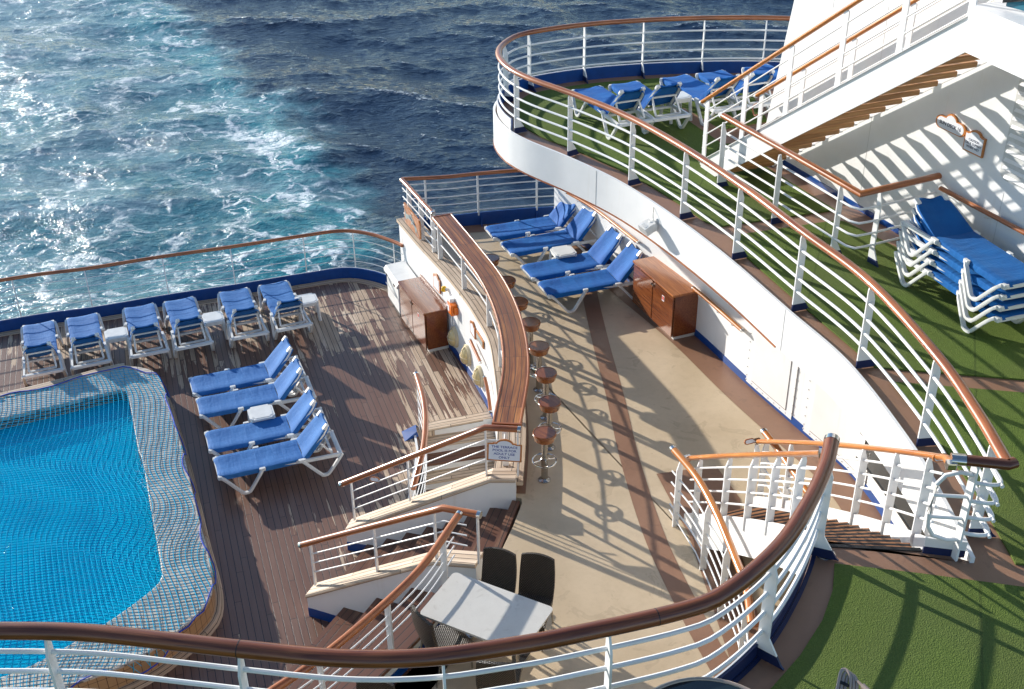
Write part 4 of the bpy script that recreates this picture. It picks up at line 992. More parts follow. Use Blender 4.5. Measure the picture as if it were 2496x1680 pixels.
# landing that the stair reaches
ld = thing('upper_landing', 'thick white slab edge of the landing at the top right corner with a glass screen', 'landing')
L_ = [wp(4.90, 0, 1.30), wp(4.90, 0, -.2), wp(9.5, 0, -.2), wp(9.5, 0, 3.2)]
MB().prism([tuple(p)[:2] for p in (wp(4.86, 0, 1.36), wp(4.86, 0, -.005), wp(9.5, 0, -.005), wp(9.5, 0, 1.9))], 7.52, 8.02).build('slab', M['white'], ld)
MB().add([wp(5.15, 8.05, 1.15), wp(7.5, 8.05, .9), wp(7.5, 8.75, .9), wp(5.15, 8.10, 1.15)], [(0, 1, 2, 3)]).build('glass_screen', mat_plain('teal_screen_glass', (.03, .16, .22), .08), ld)
MB().bar([wp(5.12, 8.10, 1.16), wp(7.5, 8.77, .91)], .04, .04).build('screen_frame', M['black'], ld)

# ================================================================== SHORT RAILING + WALL RAIL ON THE SUN DECK
IR = [(3.26, 16.82), (3.94, 15.2), (4.53, 13.75), (5.81, 14.36)]
ir = thing('stair_side_railing', 'brown-topped railing on the green deck bending sharply towards the white wall beside the straight stair', 'railing')
P = [Vector((a, b, 5.30)) for a, b in IR]
h = MB().oval(P, .105, .085, 14).build('handrail', M['rail'], ir, True)
MB().oval([P[0], P[0]+(P[0]-P[1]).normalized()*.05], .11, .09, 14).build('end_cap', M['white'], h, True)
for z in (4.50, 4.68, 4.86, 5.06):
    Q = spline([(3.26, 16.82, z), (3.94, 15.2, z), (4.42, 14.02, z), (4.52, 13.86, z), (4.68, 13.83, z), (5.81, 14.36, z)], .08)
    MB().tube(Q, .0165, 8).build('bar', M['white'], ir, True)
for q, s in (((3.24, 16.60), 1), ((3.81, 15.25), 1), ((4.38, 14.12), 1), ((4.85, 13.94), -1)):
    tg = Vector((.38, -.92)).normalized() if s > 0 else Vector((.9, .42)).normalized()
    flat_post(ir, q, tg, -1 if s > 0 else 1, 4.2, 5.27, .085, True, gus=.15)
P = [wp(3.60+.14*i, 5.20, .09) for i in range(12)]
t = thing('superstructure_handrail', 'brown wooden handrail fixed on the white wall behind the stacked loungers', 'handrail')
h = MB().oval(P, .075, .06, 12).build('handrail', M['rail'], t, True)
for i in (1, 6, 11): MB().tube([P[i]-Vector((0, 0, .03)), P[i]-Vector((0, 0, .08)), wp(3.60+.14*i, 5.10, .005)], .008, 6).build('bracket', M['white'], t, True)

# ================================================================== LETTERING
def text_mesh(s, size, font_bold=False):
    cu = bpy.data.curves.new('t', 'FONT'); cu.body = s; cu.size = size; cu.align_x = 'CENTER'; cu.align_y = 'CENTER'; cu.extrude = .0008; cu.space_line = .95
    if font_bold: cu.offset = size*.018
    o = bpy.data.objects.new('t', cu); COL.objects.link(o)
    dg = bpy.context.evaluated_depsgraph_get(); dg.update()
    me = bpy.data.meshes.new_from_object(o.evaluated_get(dg)); bpy.data.objects.remove(o); bpy.data.curves.remove(cu)
    return me
def put_text(s, size, parent, M4, mat, name='lettering', bold=True, wide=1.):
    me = text_mesh(s, size, bold); me.transform(M4 @ Matrix.Rotation(PI/2, 4, 'X') @ Matrix.Diagonal((wide, 1, 1, 1))); me.materials.clear(); me.materials.append(mat); me.name = name
    o = bpy.data.objects.new(name, me); COL.objects.link(o); o.parent = parent; return o
def sign_outline(w, h, arch, kind='arch', n=9):
    """board outline in x-z with an arched crest"""
    P = [(-w/2, -h/2), (w/2, -h/2), (w/2, h/2-.01)]
    if kind == 'pill':
        P = []; r = h/2
        for k in range(n+1): a = math.radians(-90+180*k/n); P.append((w/2-r+r*math.cos(a), r*math.sin(a)))
        for k in range(n+1): a = math.radians(20+140*k/n); P.append((arch*math.cos(a)*1.0, h/2+(arch*math.sin(a)-arch*.34)*.95))
        for k in range(n+1): a = math.radians(90+180*k/n); P.append((-w/2+r+r*math.cos(a), r*math.sin(a)))
        return P
    P += [(w*.36, h/2-.01), (w*.33, h/2+.0)]
    for k in range(n+1): a = math.radians(15+150*k/n); P.append((arch*math.cos(a), h/2+arch*math.sin(a)*.62-arch*.16))
    P += [(-w*.33, h/2), (-w*.36, h/2-.01), (-w/2, h/2-.01)]
    return P
def scaleP(P, kx, kz): return [(x*kx, z*kz) for x, z in P]
def sign(name, label, c, rz, w, h, arch, lines, size, kind='arch', tilt=0., mat='orangewood', ink='ink', th=.025, wide=1., dz=0.):
    t = thing(name, label, 'sign', c, rz); R = Matrix.Rotation(tilt, 4, 'X')
    O = sign_outline(w, h, arch, kind)
    MB().extr(O, R, th).build('frame', M[mat], t)
    kx = .90 if lines else .78
    MB().extr(scaleP(O, kx, kx-.04), R @ Matrix.Translation((0, -th/2-.001, 0)), .004).build('face', M['signface'], t)
    n = len(lines)
    for i, l in enumerate(lines):
        put_text(l, size, t, R @ Matrix.Translation((0, -th/2-.0035, ((n-1)/2-i)*size*1.12+dz)), M[ink], wide=wide)
    return t
sign('pool_rules_sign', 'white framed sign reading THE TERRACE POOL IS FOR ADULT USE ONLY on the stair railing', (-.12, 12.545, 2.15), math.radians(-8), .47, .25, .12, ['THE TERRACE', 'POOL IS FOR', 'ADULT USE', 'ONLY'], .043, tilt=-.35, wide=1.3, dz=-.002)
rz_w = math.atan2(D.y, D.x)
c = wp(3.50, 6.02, .018); sign('deck_name_sign', 'wood-framed pill-shaped sign reading SUN DECK 16 on the white wall', tuple(c), rz_w, .56, .17, .11, ['SUN DECK 16'], .066, kind='pill', ink='inkdark', th=.03)
c = wp(3.96, 5.93, .018); sign('caution_sign', 'square wood-framed sign with arched top reading CAUTION DECK SLIPPERY WHEN WET', tuple(c), rz_w, .35, .26, .10, ['CAUTION', 'DECK SLIPPERY', 'WHEN WET'], .042, ink='inkdark', th=.03, dz=-.01)
# marlin board on the corner railing
c0 = Vector((-1.90, 21.05)); c1 = Vector((-1.47, 19.95)); mid = (c0+c1)/2; d_ = (c1-c0).normalized()
t = thing('marlin_sign', 'light wooden board with a painted grey marlin hung on the corner railing', 'sign', (mid.x-.215, mid.y-.033, 1.97), math.atan2(d_.y, d_.x))
MB().extr([(-.50, -.20), (.46, -.20), (.50, -.16), (.50, .16), (.46, .20), (-.50, .20)], Matrix(), .03).build('board', M['orangewood'], t)
fish = [(-.46, .10), (-.34, .02), (-.22, .05), (-.10, .09), (.0, .16), (.02, .09), (.12, .07), (.26, .0), (.36, -.10), (.47, -.17), (.38, -.14), (.28, -.08), (.24, -.17), (.18, -.06), (.05, -.03), (-.04, -.09), (-.02, -.01), (-.16, -.02), (-.30, -.05), (-.40, -.13)]
MB().extr(fish[::-1], Matrix.Translation((0, -.0175, 0)), .006).build('painted_fish', M['greyfish'], t)
put_text('CORAL BAR', .075, t, Matrix.Translation((.03, -.0225, .025)) @ Matrix.Rotation(math.radians(8), 4, 'Y'), M['inkdark'])

# notices on the terrace wall
def on_ter(k, x, y, off=.03):
    r = onpoly(TERW, k, x, y); i = nearest(TERW, r); tg = tang(TERW, i); n = Vector((tg.y, -tg.x))*(-tin)
    return Vector((r[0]+n.x*off, r[1]+n.y*off, r[2])), math.atan2(n.x, -n.y), n
c, a, n = on_ter('v', 38, 265, .02); sign('notice', 'wood-framed notice with arched top on the white terrace wall, above the far cabinet', tuple(c), a, .34, .30, .11, [], .03)
c, a, n = on_ter('v', 500, 855, .02); sign('notice', 'small wood-framed notice with arched top above the brown grab bar on the terrace wall', tuple(c), a, .30, .24, .09, [], .03)
c, a, n = on_ter('v', 590, 980, .02); t = thing('picture_frame', 'low dark picture in a wooden frame beside the small notice on the terrace wall', 'picture', tuple(c), a)
MB().box((0, 0, 0), (.42, .025, .15), bev=.006).build('frame', M['orangewood'], t); MB().box((0, -.013, 0), (.36, .006, .10)).build('picture', M['greyfish'], t)
def grabw(label, ka, kb):
    a = onpoly(TERW, *ka); b = onpoly(TERW, *kb); S = sub(offs(TERW, -tin*.09), a, b)
    grab('grab_bar', label, S, 0, zs=[a[2]+(b[2]-a[2])*i/(len(S)-1) for i in range(len(S))], r=.030, br_=2, mat='rail', off=.08, wall=tin if True else 1)
grabw('short brown grab bar with chrome ends on the white wall above the round lamps', ('v', 515, 985), ('v', 640, 1255))
grabw('sloping brown grab bar on the white wall at the head of the lower stairs', ('h', 1412, 530), ('h', 1500, 1000))
# three caged bulkhead lamps
lamp0 = None
for k, (x, y, lab) in enumerate(((270, 1045, 'cream caged bulkhead lamp nearest the far cabinet, first of three on the terrace wall'), (430, 1250, 'cream caged bulkhead lamp in the middle of the three on the terrace wall'), (590, 1460, 'cream caged bulkhead lamp nearest the lower stairs, last of three on the terrace wall'))):
    c, a, n = on_ter('v', x, y, .0); c.z = .42
    if lamp0: dup(lamp0, tuple(c), a, lab); continue
    t = lamp0 = thing('bulkhead_lamp', lab, 'lamp', tuple(c), a, 'bulkhead lamps on the terrace wall')
    def dome(R, Hh, d, y0, n1=20, n2=6):
        vs = []; fs = []
        for j in range(n2+1):
            f = j/n2; rr = math.cos(f*PI/2); yy = -y0-d*math.sin(f*PI/2)
            for i in range(n1): an = 2*PI*i/n1; vs.append((R*rr*math.cos(an), yy, Hh*rr*math.sin(an)))
        for j in range(n2):
            for i in range(n1): fs.append((j*n1+i, j*n1+(i+1) % n1, (j+1)*n1+(i+1) % n1, (j+1)*n1+i))
        return vs, fs
    vs, fs = dome(.155, .205, .02, .03)
    hb_ = MB().extr([(.165*math.cos(2*PI*i/24), .215*math.sin(2*PI*i/24)) for i in range(24)], Matrix.Translation((0, -.025, 0)), .05).build('housing', M['cream'], t, True)
    vs, fs = dome(.132, .178, .10, .045); MB().add(vs, fs).build('lens', M['lens'], t, True)
    for q in (0, 1): 
        P = [Vector((0 if q else .14*math.cos(b), -.05-.108*math.sin(b), .18*math.cos(b) if q else .0)) for b in [PI*i/12 for i in range(13)]]
        MB().tube(P, .006, 6).build('cage_wire', M['cream'], t, True)
    MB().tube([(.135*math.cos(2*PI*i/24), -.055, .18*math.sin(2*PI*i/24)) for i in range(24)], .007, 6, closed=True).build('cage_ring', M['cream'], t, True)
# orange call box, yellow flood light, cable
c, a, n = on_ter('v', 270, 640, .06); t = thing('emergency_box', 'bright orange equipment box on the white wall behind the far cabinet', 'box', (c.x, c.y, 1.08), a)
MB().box((0, 0, 0), (.20, .13, .22), bev=.012).build('case', M['orange'], t); MB().box((.125, .02, .0), (.05, .09, .13), bev=.01).build('side_lug', M['orange'], t)
MB().box((-.05, -.067, .0), (.08, .006, .12)).build('label_plate', M['signface'], t); MB().tube(spline([(-.03, 0, -.11), (-.06, -.02, -.25), (-.02, -.02, -.38), (.03, .0, -.30), (.02, 0, -.11)], .03), .005, 6).build('cord', M['white'], t, True)
c, a, n = on_ter('v', 160, 335, .07); t = thing('signal_lamp', 'small yellow signal lamp on a grey bracket high on the white terrace wall', 'lamp', tuple(c), a)
MB().lathe((0, 0, -.03), [(0.001, 0), (.045, 0), (.05, .02), (.045, .08), (.02, .10), (.001, .10)], 14).build('cap', M['yellow'], t, True); MB().box((.06, .03, .02), (.05, .05, .05), bev=.01).build('bracket', M['lightplastic'], t)
c, a, n = on_ter('v', 245, 470, .05); t = thing('socket_box', 'white cable socket and pipes fixed on the terrace wall above the orange box', 'socket', (c.x, c.y, c.z), a)
MB().box((0, 0, 0), (.14, .10, .10), bev=.02).build('housing', M['white'], t); MB().tube(spline([(.05, -.02, -.02), (.02, -.07, -.10), (-.06, -.08, -.10), (-.08, -.03, .0)], .03), .010, 8).build('pipe', M['white'], t, True)
i = nearest(TERW, (-.9, 18.2)); MB().box((TERW[i].x-.02, TERW[i].y, 1.57), (.02, .16, .05), 0).build('brass_plate', M['brass'], tw)
# flood light on the fascia
i = nearest(FAS, A('8', 1860, 650, 3.95)); tg = tang(FAS, i); n = Vector((tg.y, -tg.x))*OUT
fl = thing('flood_light', 'white ribbed flood light hung with a chain on the curved white fascia', 'lamp', (FAS[i].x+n.x*.02, FAS[i].y+n.y*.02, 4.0), math.atan2(n.y, n.x)+PI/2)
MB().sweep([(0, -.06, -.02), (0, -.13, -.04), (0, -.24, -.09)], [(-.10, -.07), (-.12, 0), (-.10, .06), (.10, .06), (.12, 0), (.10, -.07)], up='perp').build('housing', M['lightplastic'], fl, True)
for k in range(8): MB().box((-.06+.018*k, -.19, -.005), (.006, .11, .012), 0, rx=.30).build('rib', M['white'], fl)
MB().lathe((0, -.08, -.035), [(.001, .075), (.05, .07), (.07, .03), (.07, -.03), (.04, -.07), (.001, -.075)], 14).build('end_boss', M['lightplastic'], fl, True)
MB().box((0, -.01, -.03), (.05, .03, .20), bev=.006).build('bracket', M['white'], fl)
MB().tube(spline([(0, -.06, .04), (-.03, -.05, .10), (-.06, -.03, .15), (-.10, -.008, .20)], .02), .006, 6).build('chain', M['steel'], fl, True)
# floor drain on the sun deck
dc = A('e', 278, 1370, ZG); t = thing('deck_drain', 'round perforated metal drain grate in the brown deck beside the stair head', 'drain', (dc[0], dc[1], ZG))
MB().lathe((0, 0, 0), [(.001, .006), (.085, .006), (.095, .002)], 28).build('grate', M['steel'], t)
mb = MB()
for ix in range(-5, 6):
    for iy in range(-5, 6):
        x, y = ix*.0145+(iy % 2)*.007, iy*.0135
        if x*x+y*y < .0052: mb.lathe((x, y, .0068), [(.0001, 0), (.0042, 0)], 6)
mb.build('hole_pattern', M['black'], t)
# ================================================================== SUN LOUNGERS
def sling(st, w0, sag=.012, drop=.085, seed=0, crinkle=0.):
    """st: list of (x, z, halfwidth) along the centreline; the cloth wraps over the side tubes"""
    prof = [(-1., -1., -drop), (-1.015, -.5, -drop*.5), (-1., 0, -.004), (-.86, 0, .004), (-.6, 0, -.3*sag), (-.3, 0, -sag*.8), (0, 0, -sag), (.3, 0, -sag*.8), (.6, 0, -.3*sag), (.86, 0, .004), (1., 0, -.004), (1.015, .5, -drop*.5), (1., 1., -drop)]
    vs = []; m = len(prof); n = len(st)
    for i, (x, z, w) in enumerate(st):
        a = st[max(0, i-1)]; b = st[min(n-1, i+1)]; t = Vector((b[0]-a[0], 0, b[1]-a[1])).normalized(); nn = Vector((-t.z, 0, t.x))
        for q in prof:
            k = crinkle*noise.noise(Vector((x*6+seed, q[0]*2.2, z*5)))*(1-abs(q[0])*.4) if abs(q[0]) < 1 else 0
            h = q[2]+k
            vs.append(Vector((x, q[0]*w, z))+nn*h)
    fs = []
    for i in range(n-1):
        for j in range(m-1): fs.append((i*m+j, (i+1)*m+j, (i+1)*m+j+1, i*m+j+1))
    # close the ends down
    return vs, fs
def make_lounger(name, label, fab, ang, group, seatz=.385, seed=0):
    t = thing(name, label, 'sun lounger', (0, 0, 0), 0, group)
    ca, sa = math.cos(ang), math.sin(ang)
    st = [(-.012, seatz-.05, .235), (-.01, seatz-.015, .245), (.02, seatz, .255), (.10, seatz+.002, .285)]+[(.10+i*.123, seatz-.004*math.sin(PI*i/10), .285) for i in range(1, 11)]
    vs, fs = sling(st, 0, seed=seed, crinkle=.006)
    MB().add(vs, fs).build('seat_sling', M[fab], t, True, ang=60)
    hx, hz = 1.33, seatz-.004
    B = [(hx, hz, .285)]+[(hx+ca*d+(.0), hz+sa*d, w) for d, w in ((.03, .284), (.08, .280), (.15, .276), (.22, .272), (.30, .268), (.38, .262), (.46, .255), (.53, .245), (.58, .225), (.62, .20), (.645, .175), (.655, .17))]
    B.append((hx+ca*.665+sa*.03, hz+sa*.665-ca*.03, .17))
    vs, fs = sling(B, 0, seed=seed+5, crinkle=.014, sag=.02)
    MB().add(vs, fs).build('back_sling', M[fab], t, True, ang=60)
    # under side of the back sling: laced panel, set behind
    def bp(d, y, off): return Vector((hx+ca*d+sa*off, y, hz+sa*d-ca*off))
    vs = [bp(.10, -.20, .045), bp(.10, .20, .045), bp(.57, .19, .045), bp(.57, -.19, .045)]
    # frames
    fr = MB()
    for s in (-1, 1):
        fr.sweep([(.0, s*.23, seatz-.05), (.12, s*.262, seatz-.045), (1.22, s*.268, seatz-.05), (1.34, s*.30, seatz-.05), (1.93, s*.325, seatz-.05)], [(-.018, -.028), (-.022, 0), (-.018, .028), (.018, .028), (.022, 0), (.018, -.028)], up='z')
    fr.sweep([(.01, -.24, seatz-.045), (.01, .24, seatz-.045)], [(-.022, -.028), (-.022, .02), (.022, .02), (.022, -.028)], up='z')
    fr.sweep([(1.93, -.34, seatz-.045), (1.93, .34, seatz-.045)], [(-.04, -.03), (-.045, .012), (-.01, .022), (.03, .012), (.04, -.03)], up='z')
    fr.sweep([(1.36, -.30, seatz-.07), (1.36, .30, seatz-.07)], [(-.02, -.02), (-.02, .02), (.02, .02), (.02, -.02)], up='z')
    fr.build('frame', M['whiteplastic'], t, True)
    for s in (-1, 1):
        # foot-end corner caps
        MB().box((.015, s*.262, seatz-.040), (.075, .075, .062), .25*s, bev=.024).build('corner_cap', M['whiteplastic'], t, True)
        P = [Vector((.03, s*.292, seatz-.03)), Vector((.10, s*.315, seatz-.09)), Vector((.30, s*.345, .055)), Vector((.345, s*.35, .022)), Vector((.41, s*.35, .022)), Vector((.455, s*.348, .055)), Vector((.64, s*.325, seatz-.07)), Vector((.67, s*.312, seatz-.025))]
        MB().sweep(spline(P, .04), [(-.024, -.020), (-.028, 0), (-.024, .020), (.024, .020), (.028, 0), (.024, -.020)]).build('leg', M['whiteplastic'], t, True)
        MB().box((.675, s*.305, seatz-.022), (.10, .055, .05), 0, bev=.02).build('leg_knuckle', M['whiteplastic'], t, True)
        P = [Vector((1.30, s*.31, seatz-.03)), Vector((1.36, s*.325, seatz-.09)), Vector((1.57, s*.35, .055)), Vector((1.61, s*.352, .022)), Vector((1.68, s*.352, .022)), Vector((1.72, s*.35, .055)), Vector((1.91, s*.342, seatz-.09)), Vector((1.95, s*.335, seatz-.03))]
        MB().sweep(spline(P, .04), [(-.024, -.020), (-.028, 0), (-.024, .020), (.024, .020), (.028, 0), (.024, -.020)]).build('leg', M['whiteplastic'], t, True)
        MB().box((1.31, s*.305, seatz-.03), (.13, .06, .055), 0, bev=.022).build('leg_knuckle', M['whiteplastic'], t, True)
    bf = MB()
    for s in (-1, 1):
        bf.sweep([bp(.0, s*.262, .045), bp(.50, s*.240, .045), bp(.60, s*.21, .035), bp(.655, s*.175, .02)], [(-.020, -.016), (-.020, .016), (.020, .016), (.020, -.016)])
        bf.sweep([bp(.34, s*.215, .05), Vector((1.80, s*.235, seatz-.04))], [(-.016, -.012), (-.016, .012), (.016, .012), (.016, -.012)])
    bf.sweep([bp(.36, -.25, .055), bp(.36, .25, .055)], [(-.014, -.014), (-.014, .014), (.014, .014), (.014, -.014)], up='z')
    bf.sweep([Vector((1.80, -.24, seatz-.045)), Vector((1.80, .24, seatz-.045))], [(-.02, -.014), (-.02, .014), (.02, .014), (.02, -.014)], up='z')
    bf.build('back_frame', M['whiteplastic'], t, True)
    for s in (-1, 1):
        c = bp(.615, s*.205, .012)
        MB().box(tuple(c), (.12, .075, .05), 0, ry=-ang, bev=.022).build('corner_cap', M['whiteplastic'], t, True)
    MB().add([bp(.26, -.225, .036), bp(.26, .225, .036), bp(.60, .20, .036), bp(.60, -.20, .036)], [(0, 1, 2, 3)]).build('laced_flap', M['fabricdark'], t)
    return t
DEG = math.radians
RA = math.atan2(.49, .44)
g1 = 'blue loungers in two pairs beside the pool'
L = make_lounger('sun_lounger', 'blue sling lounger with raised back, backmost of the four beside the pool', 'fabricpool', RA, g1)
L.location = (-5.66, 17.12, 0); L.rotation_euler = (0, 0, DEG(21.0))
dup(L, (-5.38, 16.44, 0), DEG(19.6), 'blue lounger beside the pool, second from the back, just behind a white table')
dup(L, (-5.00, 15.42, 0), DEG(19.8), 'blue lounger beside the pool, third from the back, just in front of a white table')
dup(L, (-4.70, 14.70, 0), DEG(20.5), 'blue sling lounger with raised back, nearest the camera of the four beside the pool')
g2 = 'six loungers lined up along the stern railing'
RW = DEG(-68.4)
for k, (fx, fy) in enumerate(((-9.18, 19.47), (-8.42, 19.745), (-7.41, 20.125), (-6.68, 20.38), (-5.66, 20.745), (-4.90, 21.03))):
    lab = ['faded blue lounger seen from behind, leftmost of the six at the stern railing', 'faded blue lounger second from the left in the stern-rail row, left of a white table',
           'faded blue lounger third from the left in the stern-rail row, right of a white table', 'faded blue lounger seen from behind, fourth from the left at the stern railing',
           'faded blue lounger fifth from the left in the stern-rail row, right of a white table', 'faded blue lounger, rightmost of the six in the stern-rail row'][k]
    if k == 0:
        L2 = make_lounger('sun_lounger', lab, 'fabricpool', DEG(46.5), g2, seed=3); L2.location = (fx, fy, 0); L2.rotation_euler = (0, 0, RW)
    else: dup(L2, (fx, fy, 0), RW+DEG([0, .6, -.5, .4, -.8, .3][k]), lab)
g3 = 'four bright blue loungers on the middle deck'
L3 = make_lounger('sun_lounger', 'bright blue lounger farthest of the four on the middle deck, by the blue coaming', 'fabric', RA, g3, seed=8)
L3.location = (-.40, 20.34, ZB); L3.rotation_euler = (0, 0, DEG(20))
dup(L3, (-.08, 19.62, ZB), DEG(22.5), 'bright blue lounger on the middle deck, just behind the small white table')
dup(L3, (.29, 18.62, ZB), DEG(21.5), 'bright blue lounger on the middle deck, just in front of the small white table')
dup(L3, (.57, 17.95, ZB), DEG(20), 'bright blue lounger nearest of the four on the middle deck, beside the brown cabinet')
g4 = 'blue loungers on the green upper deck by its stern rail'
RG4 = DEG(-68)
spots = [(1.42, 20.43), (2.12, 20.69), (3.09, 21.04), (3.80, 21.29), (4.72, 21.62)]
labs = ['deep blue lounger seen from behind on the green upper deck, leftmost of its row', 'deep blue lounger seen from behind on the green upper deck, second from the left', 'deep blue lounger third from the left on the green upper deck, beside a white table',
        'deep blue lounger fourth from the left on the green upper deck, behind the stair railing', 'deep blue lounger, last on the right of the green deck row, behind the stair']
for k, p in enumerate(spots):
    if k == 0:
        L4 = make_lounger('sun_lounger', labs[0], 'fabric', DEG(48), g4, seed=12); L4.location = (p[0], p[1], ZG+.022); L4.rotation_euler = (0, 0, RG4)
    else: dup(L4, (p[0], p[1], ZG+.022), RG4+DEG([0, -2, 1.5, -1, 1][k]), labs[k])
g5 = 'stack of four loungers on the green deck'
L5 = make_lounger('sun_lounger', 'blue lounger on top of the stack on the green upper deck', 'fabricdark', DEG(24), g5, seed=20)
a5 = DEG(107); L5.location = (5.96, 11.80, ZG+.022+.42); L5.rotation_euler = (0, 0, a5)
for k, lab in enumerate(('blue lounger second from the top of the stack on the green upper deck', 'blue lounger third from the top of the stack on the green upper deck', 'blue lounger at the bottom of the stack, legs on the green upper deck')):
    c = dup(L5, (5.96-.005*k, 11.80-.012*k, ZG+.022+.42-.14*(k+1)), a5+DEG(.3*k), lab)

# small white side tables
def make_side(label, group='small white side tables between loungers'):
    t = thing('side_table', label, 'side table', (0, 0, 0), 0, group)
    w, d, z = .42, .42, .44; c = .06
    P = [(-w/2+c, -d/2), (w/2-c, -d/2), (w/2-c, -d/2+.03), (w/2, -d/2+.03+.03), (w/2, d/2-.06), (w/2-c, d/2-.03), (w/2-c, d/2), (-w/2+c, d/2), (-w/2+c, d/2-.03), (-w/2, d/2-.06), (-w/2, -d/2+.06), (-w/2+c, -d/2+.03)]
    MB().prism(P, z-.035, z).prism([(x*.84, y*.84) for x, y in P], z, z+.006).build('table_top', M['whiteplastic'], t)
    MB().box((0, -d/2+.035, z-.06), (w-.06, .02, .06)).box((0, d/2-.035, z-.06), (w-.06, .02, .06)).box((-w/2+.03, 0, z-.06), (.02, d-.1, .06)).box((w/2-.03, 0, z-.06), (.02, d-.1, .06)).build('apron', M['whiteplastic'], t)
    for sx in (-1, 1):
        for sy in (-1, 1):
            MB().sweep([(sx*.175, sy*.165, z-.03), (sx*.20, sy*.19, 0)], [(-.02, -.026), (-.026, 0), (-.02, .026), (.02, .026), (.026, 0), (.02, -.026)]).build('leg', M['whiteplastic'], t)
    return t
s0 = make_side('small white plastic table between the two pairs of loungers beside the pool'); s0.location = (-4.25, 16.16, 0); s0.rotation_euler = (0, 0, DEG(20))
dup(s0, (-7.50, 18.92, 0), DEG(21), 'small white plastic table between the second and third loungers of the stern row')
dup(s0, (-5.80, 19.50, 0), DEG(21), 'small white plastic table between the fourth and fifth loungers of the stern row')
dup(s0, (-4.08, 20.20, 0), DEG(20), 'small white plastic table standing right of the last lounger of the stern row')
dup(s0, (.98, 19.34, ZB), DEG(18), 'small white plastic table between the loungers of the middle deck')
dup(s0, (2.98, 19.75, ZG+.022), DEG(22), 'small white plastic table between loungers on the green upper deck')

# ================================================================== BAR STOOLS
def make_stool(label):
    t = thing('bar_stool', label, 'bar stool', (0, 0, 0), 0, 'fixed bar stools along the counter')
    MB().lathe((0, 0, 0), [(.001, .0), (.088, .0), (.088, .012), (.06, .028), (.05, .04)], 24).build('floor_flange', M['steel'], t, True)
    MB().lathe((0, 0, 0), [(.047, .02), (.047, .36), (.050, .365), (.050, .375), (.043, .38), (.043, .70)], 20).build('pedestal', M['steel'], t, True)
    fr = MB().tube([(.165*math.cos(2*PI*i/28), .165*math.sin(2*PI*i/28), .335) for i in range(28)], .0125, 8, closed=True).build('foot_ring', M['chrome'], t, True)
    sp = MB()
    for k in range(4):
        a = PI/4+k*PI/2+.2; sp.tube([(.04*math.cos(a), .04*math.sin(a), .375), (.07*math.cos(a), .07*math.sin(a), .345), (.16*math.cos(a), .16*math.sin(a), .335)], .009, 6)
    sp.build('ring_spoke', M['chrome'], fr, True)
    s = MB().lathe((0, 0, 0), [(.001, .69), (.130, .69), (.142, .696), (.160, .775), (.165, .785), (.158, .792)], 32).build('seat_bowl', M['seatwood'], t, True)
    MB().lathe((0, 0, 0), [(.158, .792), (.163, .800), (.160, .812), (.152, .814), (.149, .808), (.001, .808)], 32).build('seat', M['seatwood'], t, True)
    return t
ST = [(-.36, 18.33), (-.08, 17.47), (.12, 16.70), (.30, 16.00), (.415, 15.24), (.50, 14.46), (.525, 13.68), (.43, 12.91)]
SLb = ['bar stool farthest from the camera, half hidden behind the counter', 'second farthest bar stool, partly behind the counter edge', 'third bar stool from the far end of the counter, seat in sun', 'fourth bar stool from the far end of the counter',
       'fourth nearest bar stool, its seat half sunlit orange', 'third nearest bar stool with chrome foot ring', 'second nearest bar stool, just behind the nearest', 'nearest bar stool to the camera, standing at the end of the counter']
for k, p in enumerate(ST):
    if k == 0: S0 = make_stool(SLb[0]); S0.location = (p[0], p[1], ZB)
    else: dup(S0, (p[0], p[1], ZB), .35*k, SLb[k])

# ================================================================== CABINETS AND LOCKER
def make_cabinet(name, label, fl, fr, H, depth, z0, top='cabtop'):
    fl = Vector(fl); fr = Vector(fr); w = (fr-fl).length; a = math.atan2((fr-fl).y, (fr-fl).x)
    t = thing(name, label, 'cabinet', (fl.x, fl.y, z0), a)     # local +x along the front, +y towards the wall
    MB().box((w/2, depth/2+.03, .035), (w-.06, depth-.04, .07)).build('plinth', M['lightplastic'], t)
    MB().box((w/2, depth/2+.01, .07+(H-.11)/2), (w-.02, depth-.02, H-.11), bev=.006).build('carcass', M['cabinet'], t)
    for k in range(2):
        c = w*(.25+.5*k); d = MB().box((c, -.004, .07+(H-.14)/2), (w/2-.022, .024, H-.15), bev=.006).build('door', M['cabinet'], t)
        hx_ = w/2+(-.035 if k == 0 else .035)
        MB().box((hx_, -.028, H-.13), (.028, .022, .045), bev=.007).build('latch', M['chrome'], d)
    MB().box((w/2, depth/2-.01, H-.02), (w+.03, depth+.05, .04), bev=.012).build('top', M[top], t)
    MB().box((w/2, depth+.0, H+.015), (w+.03, .035, .07), bev=.010).build('back_rail', M[top], t)
    st = MB().box((w*.76, -.0175, H-.22), (.075, .003, .10)).build('sticker', M['signface'], t)
    MB().box((w*.76, -.0200, H-.215), (.055, .003, .065)).build('sticker_print', M['red'], st)
    return t
make_cabinet('storage_cabinet', 'orange-brown wooden two-door cabinet beside the nearest lounger of the middle deck', (2.16, 18.01), (2.69, 16.69), .88, .49, ZB)
make_cabinet('storage_cabinet', 'dark glossy brown two-door cabinet against the white terrace wall of the pool deck', (-2.19, 20.05), (-1.61, 18.74), .88, .44, 0, 'cabinet')
lc = thing('storage_locker', 'white plastic deck locker with sloping lid left of the dark brown cabinet', 'locker', (-2.62, 21.03), math.atan2(-1.0, .40)) if False else thing('storage_locker', 'white plastic deck locker with sloping lid left of the dark brown cabinet', 'locker', (-2.55, 20.92, 0), math.atan2(-.84, .33))
MB().box((.42, .22, .06), (.80, .38, .12), bev=.01).build('base', M['black'], lc)
MB().box((.42, .22, .39), (.84, .42, .60), bev=.02).build('body', M['whiteplastic'], lc)
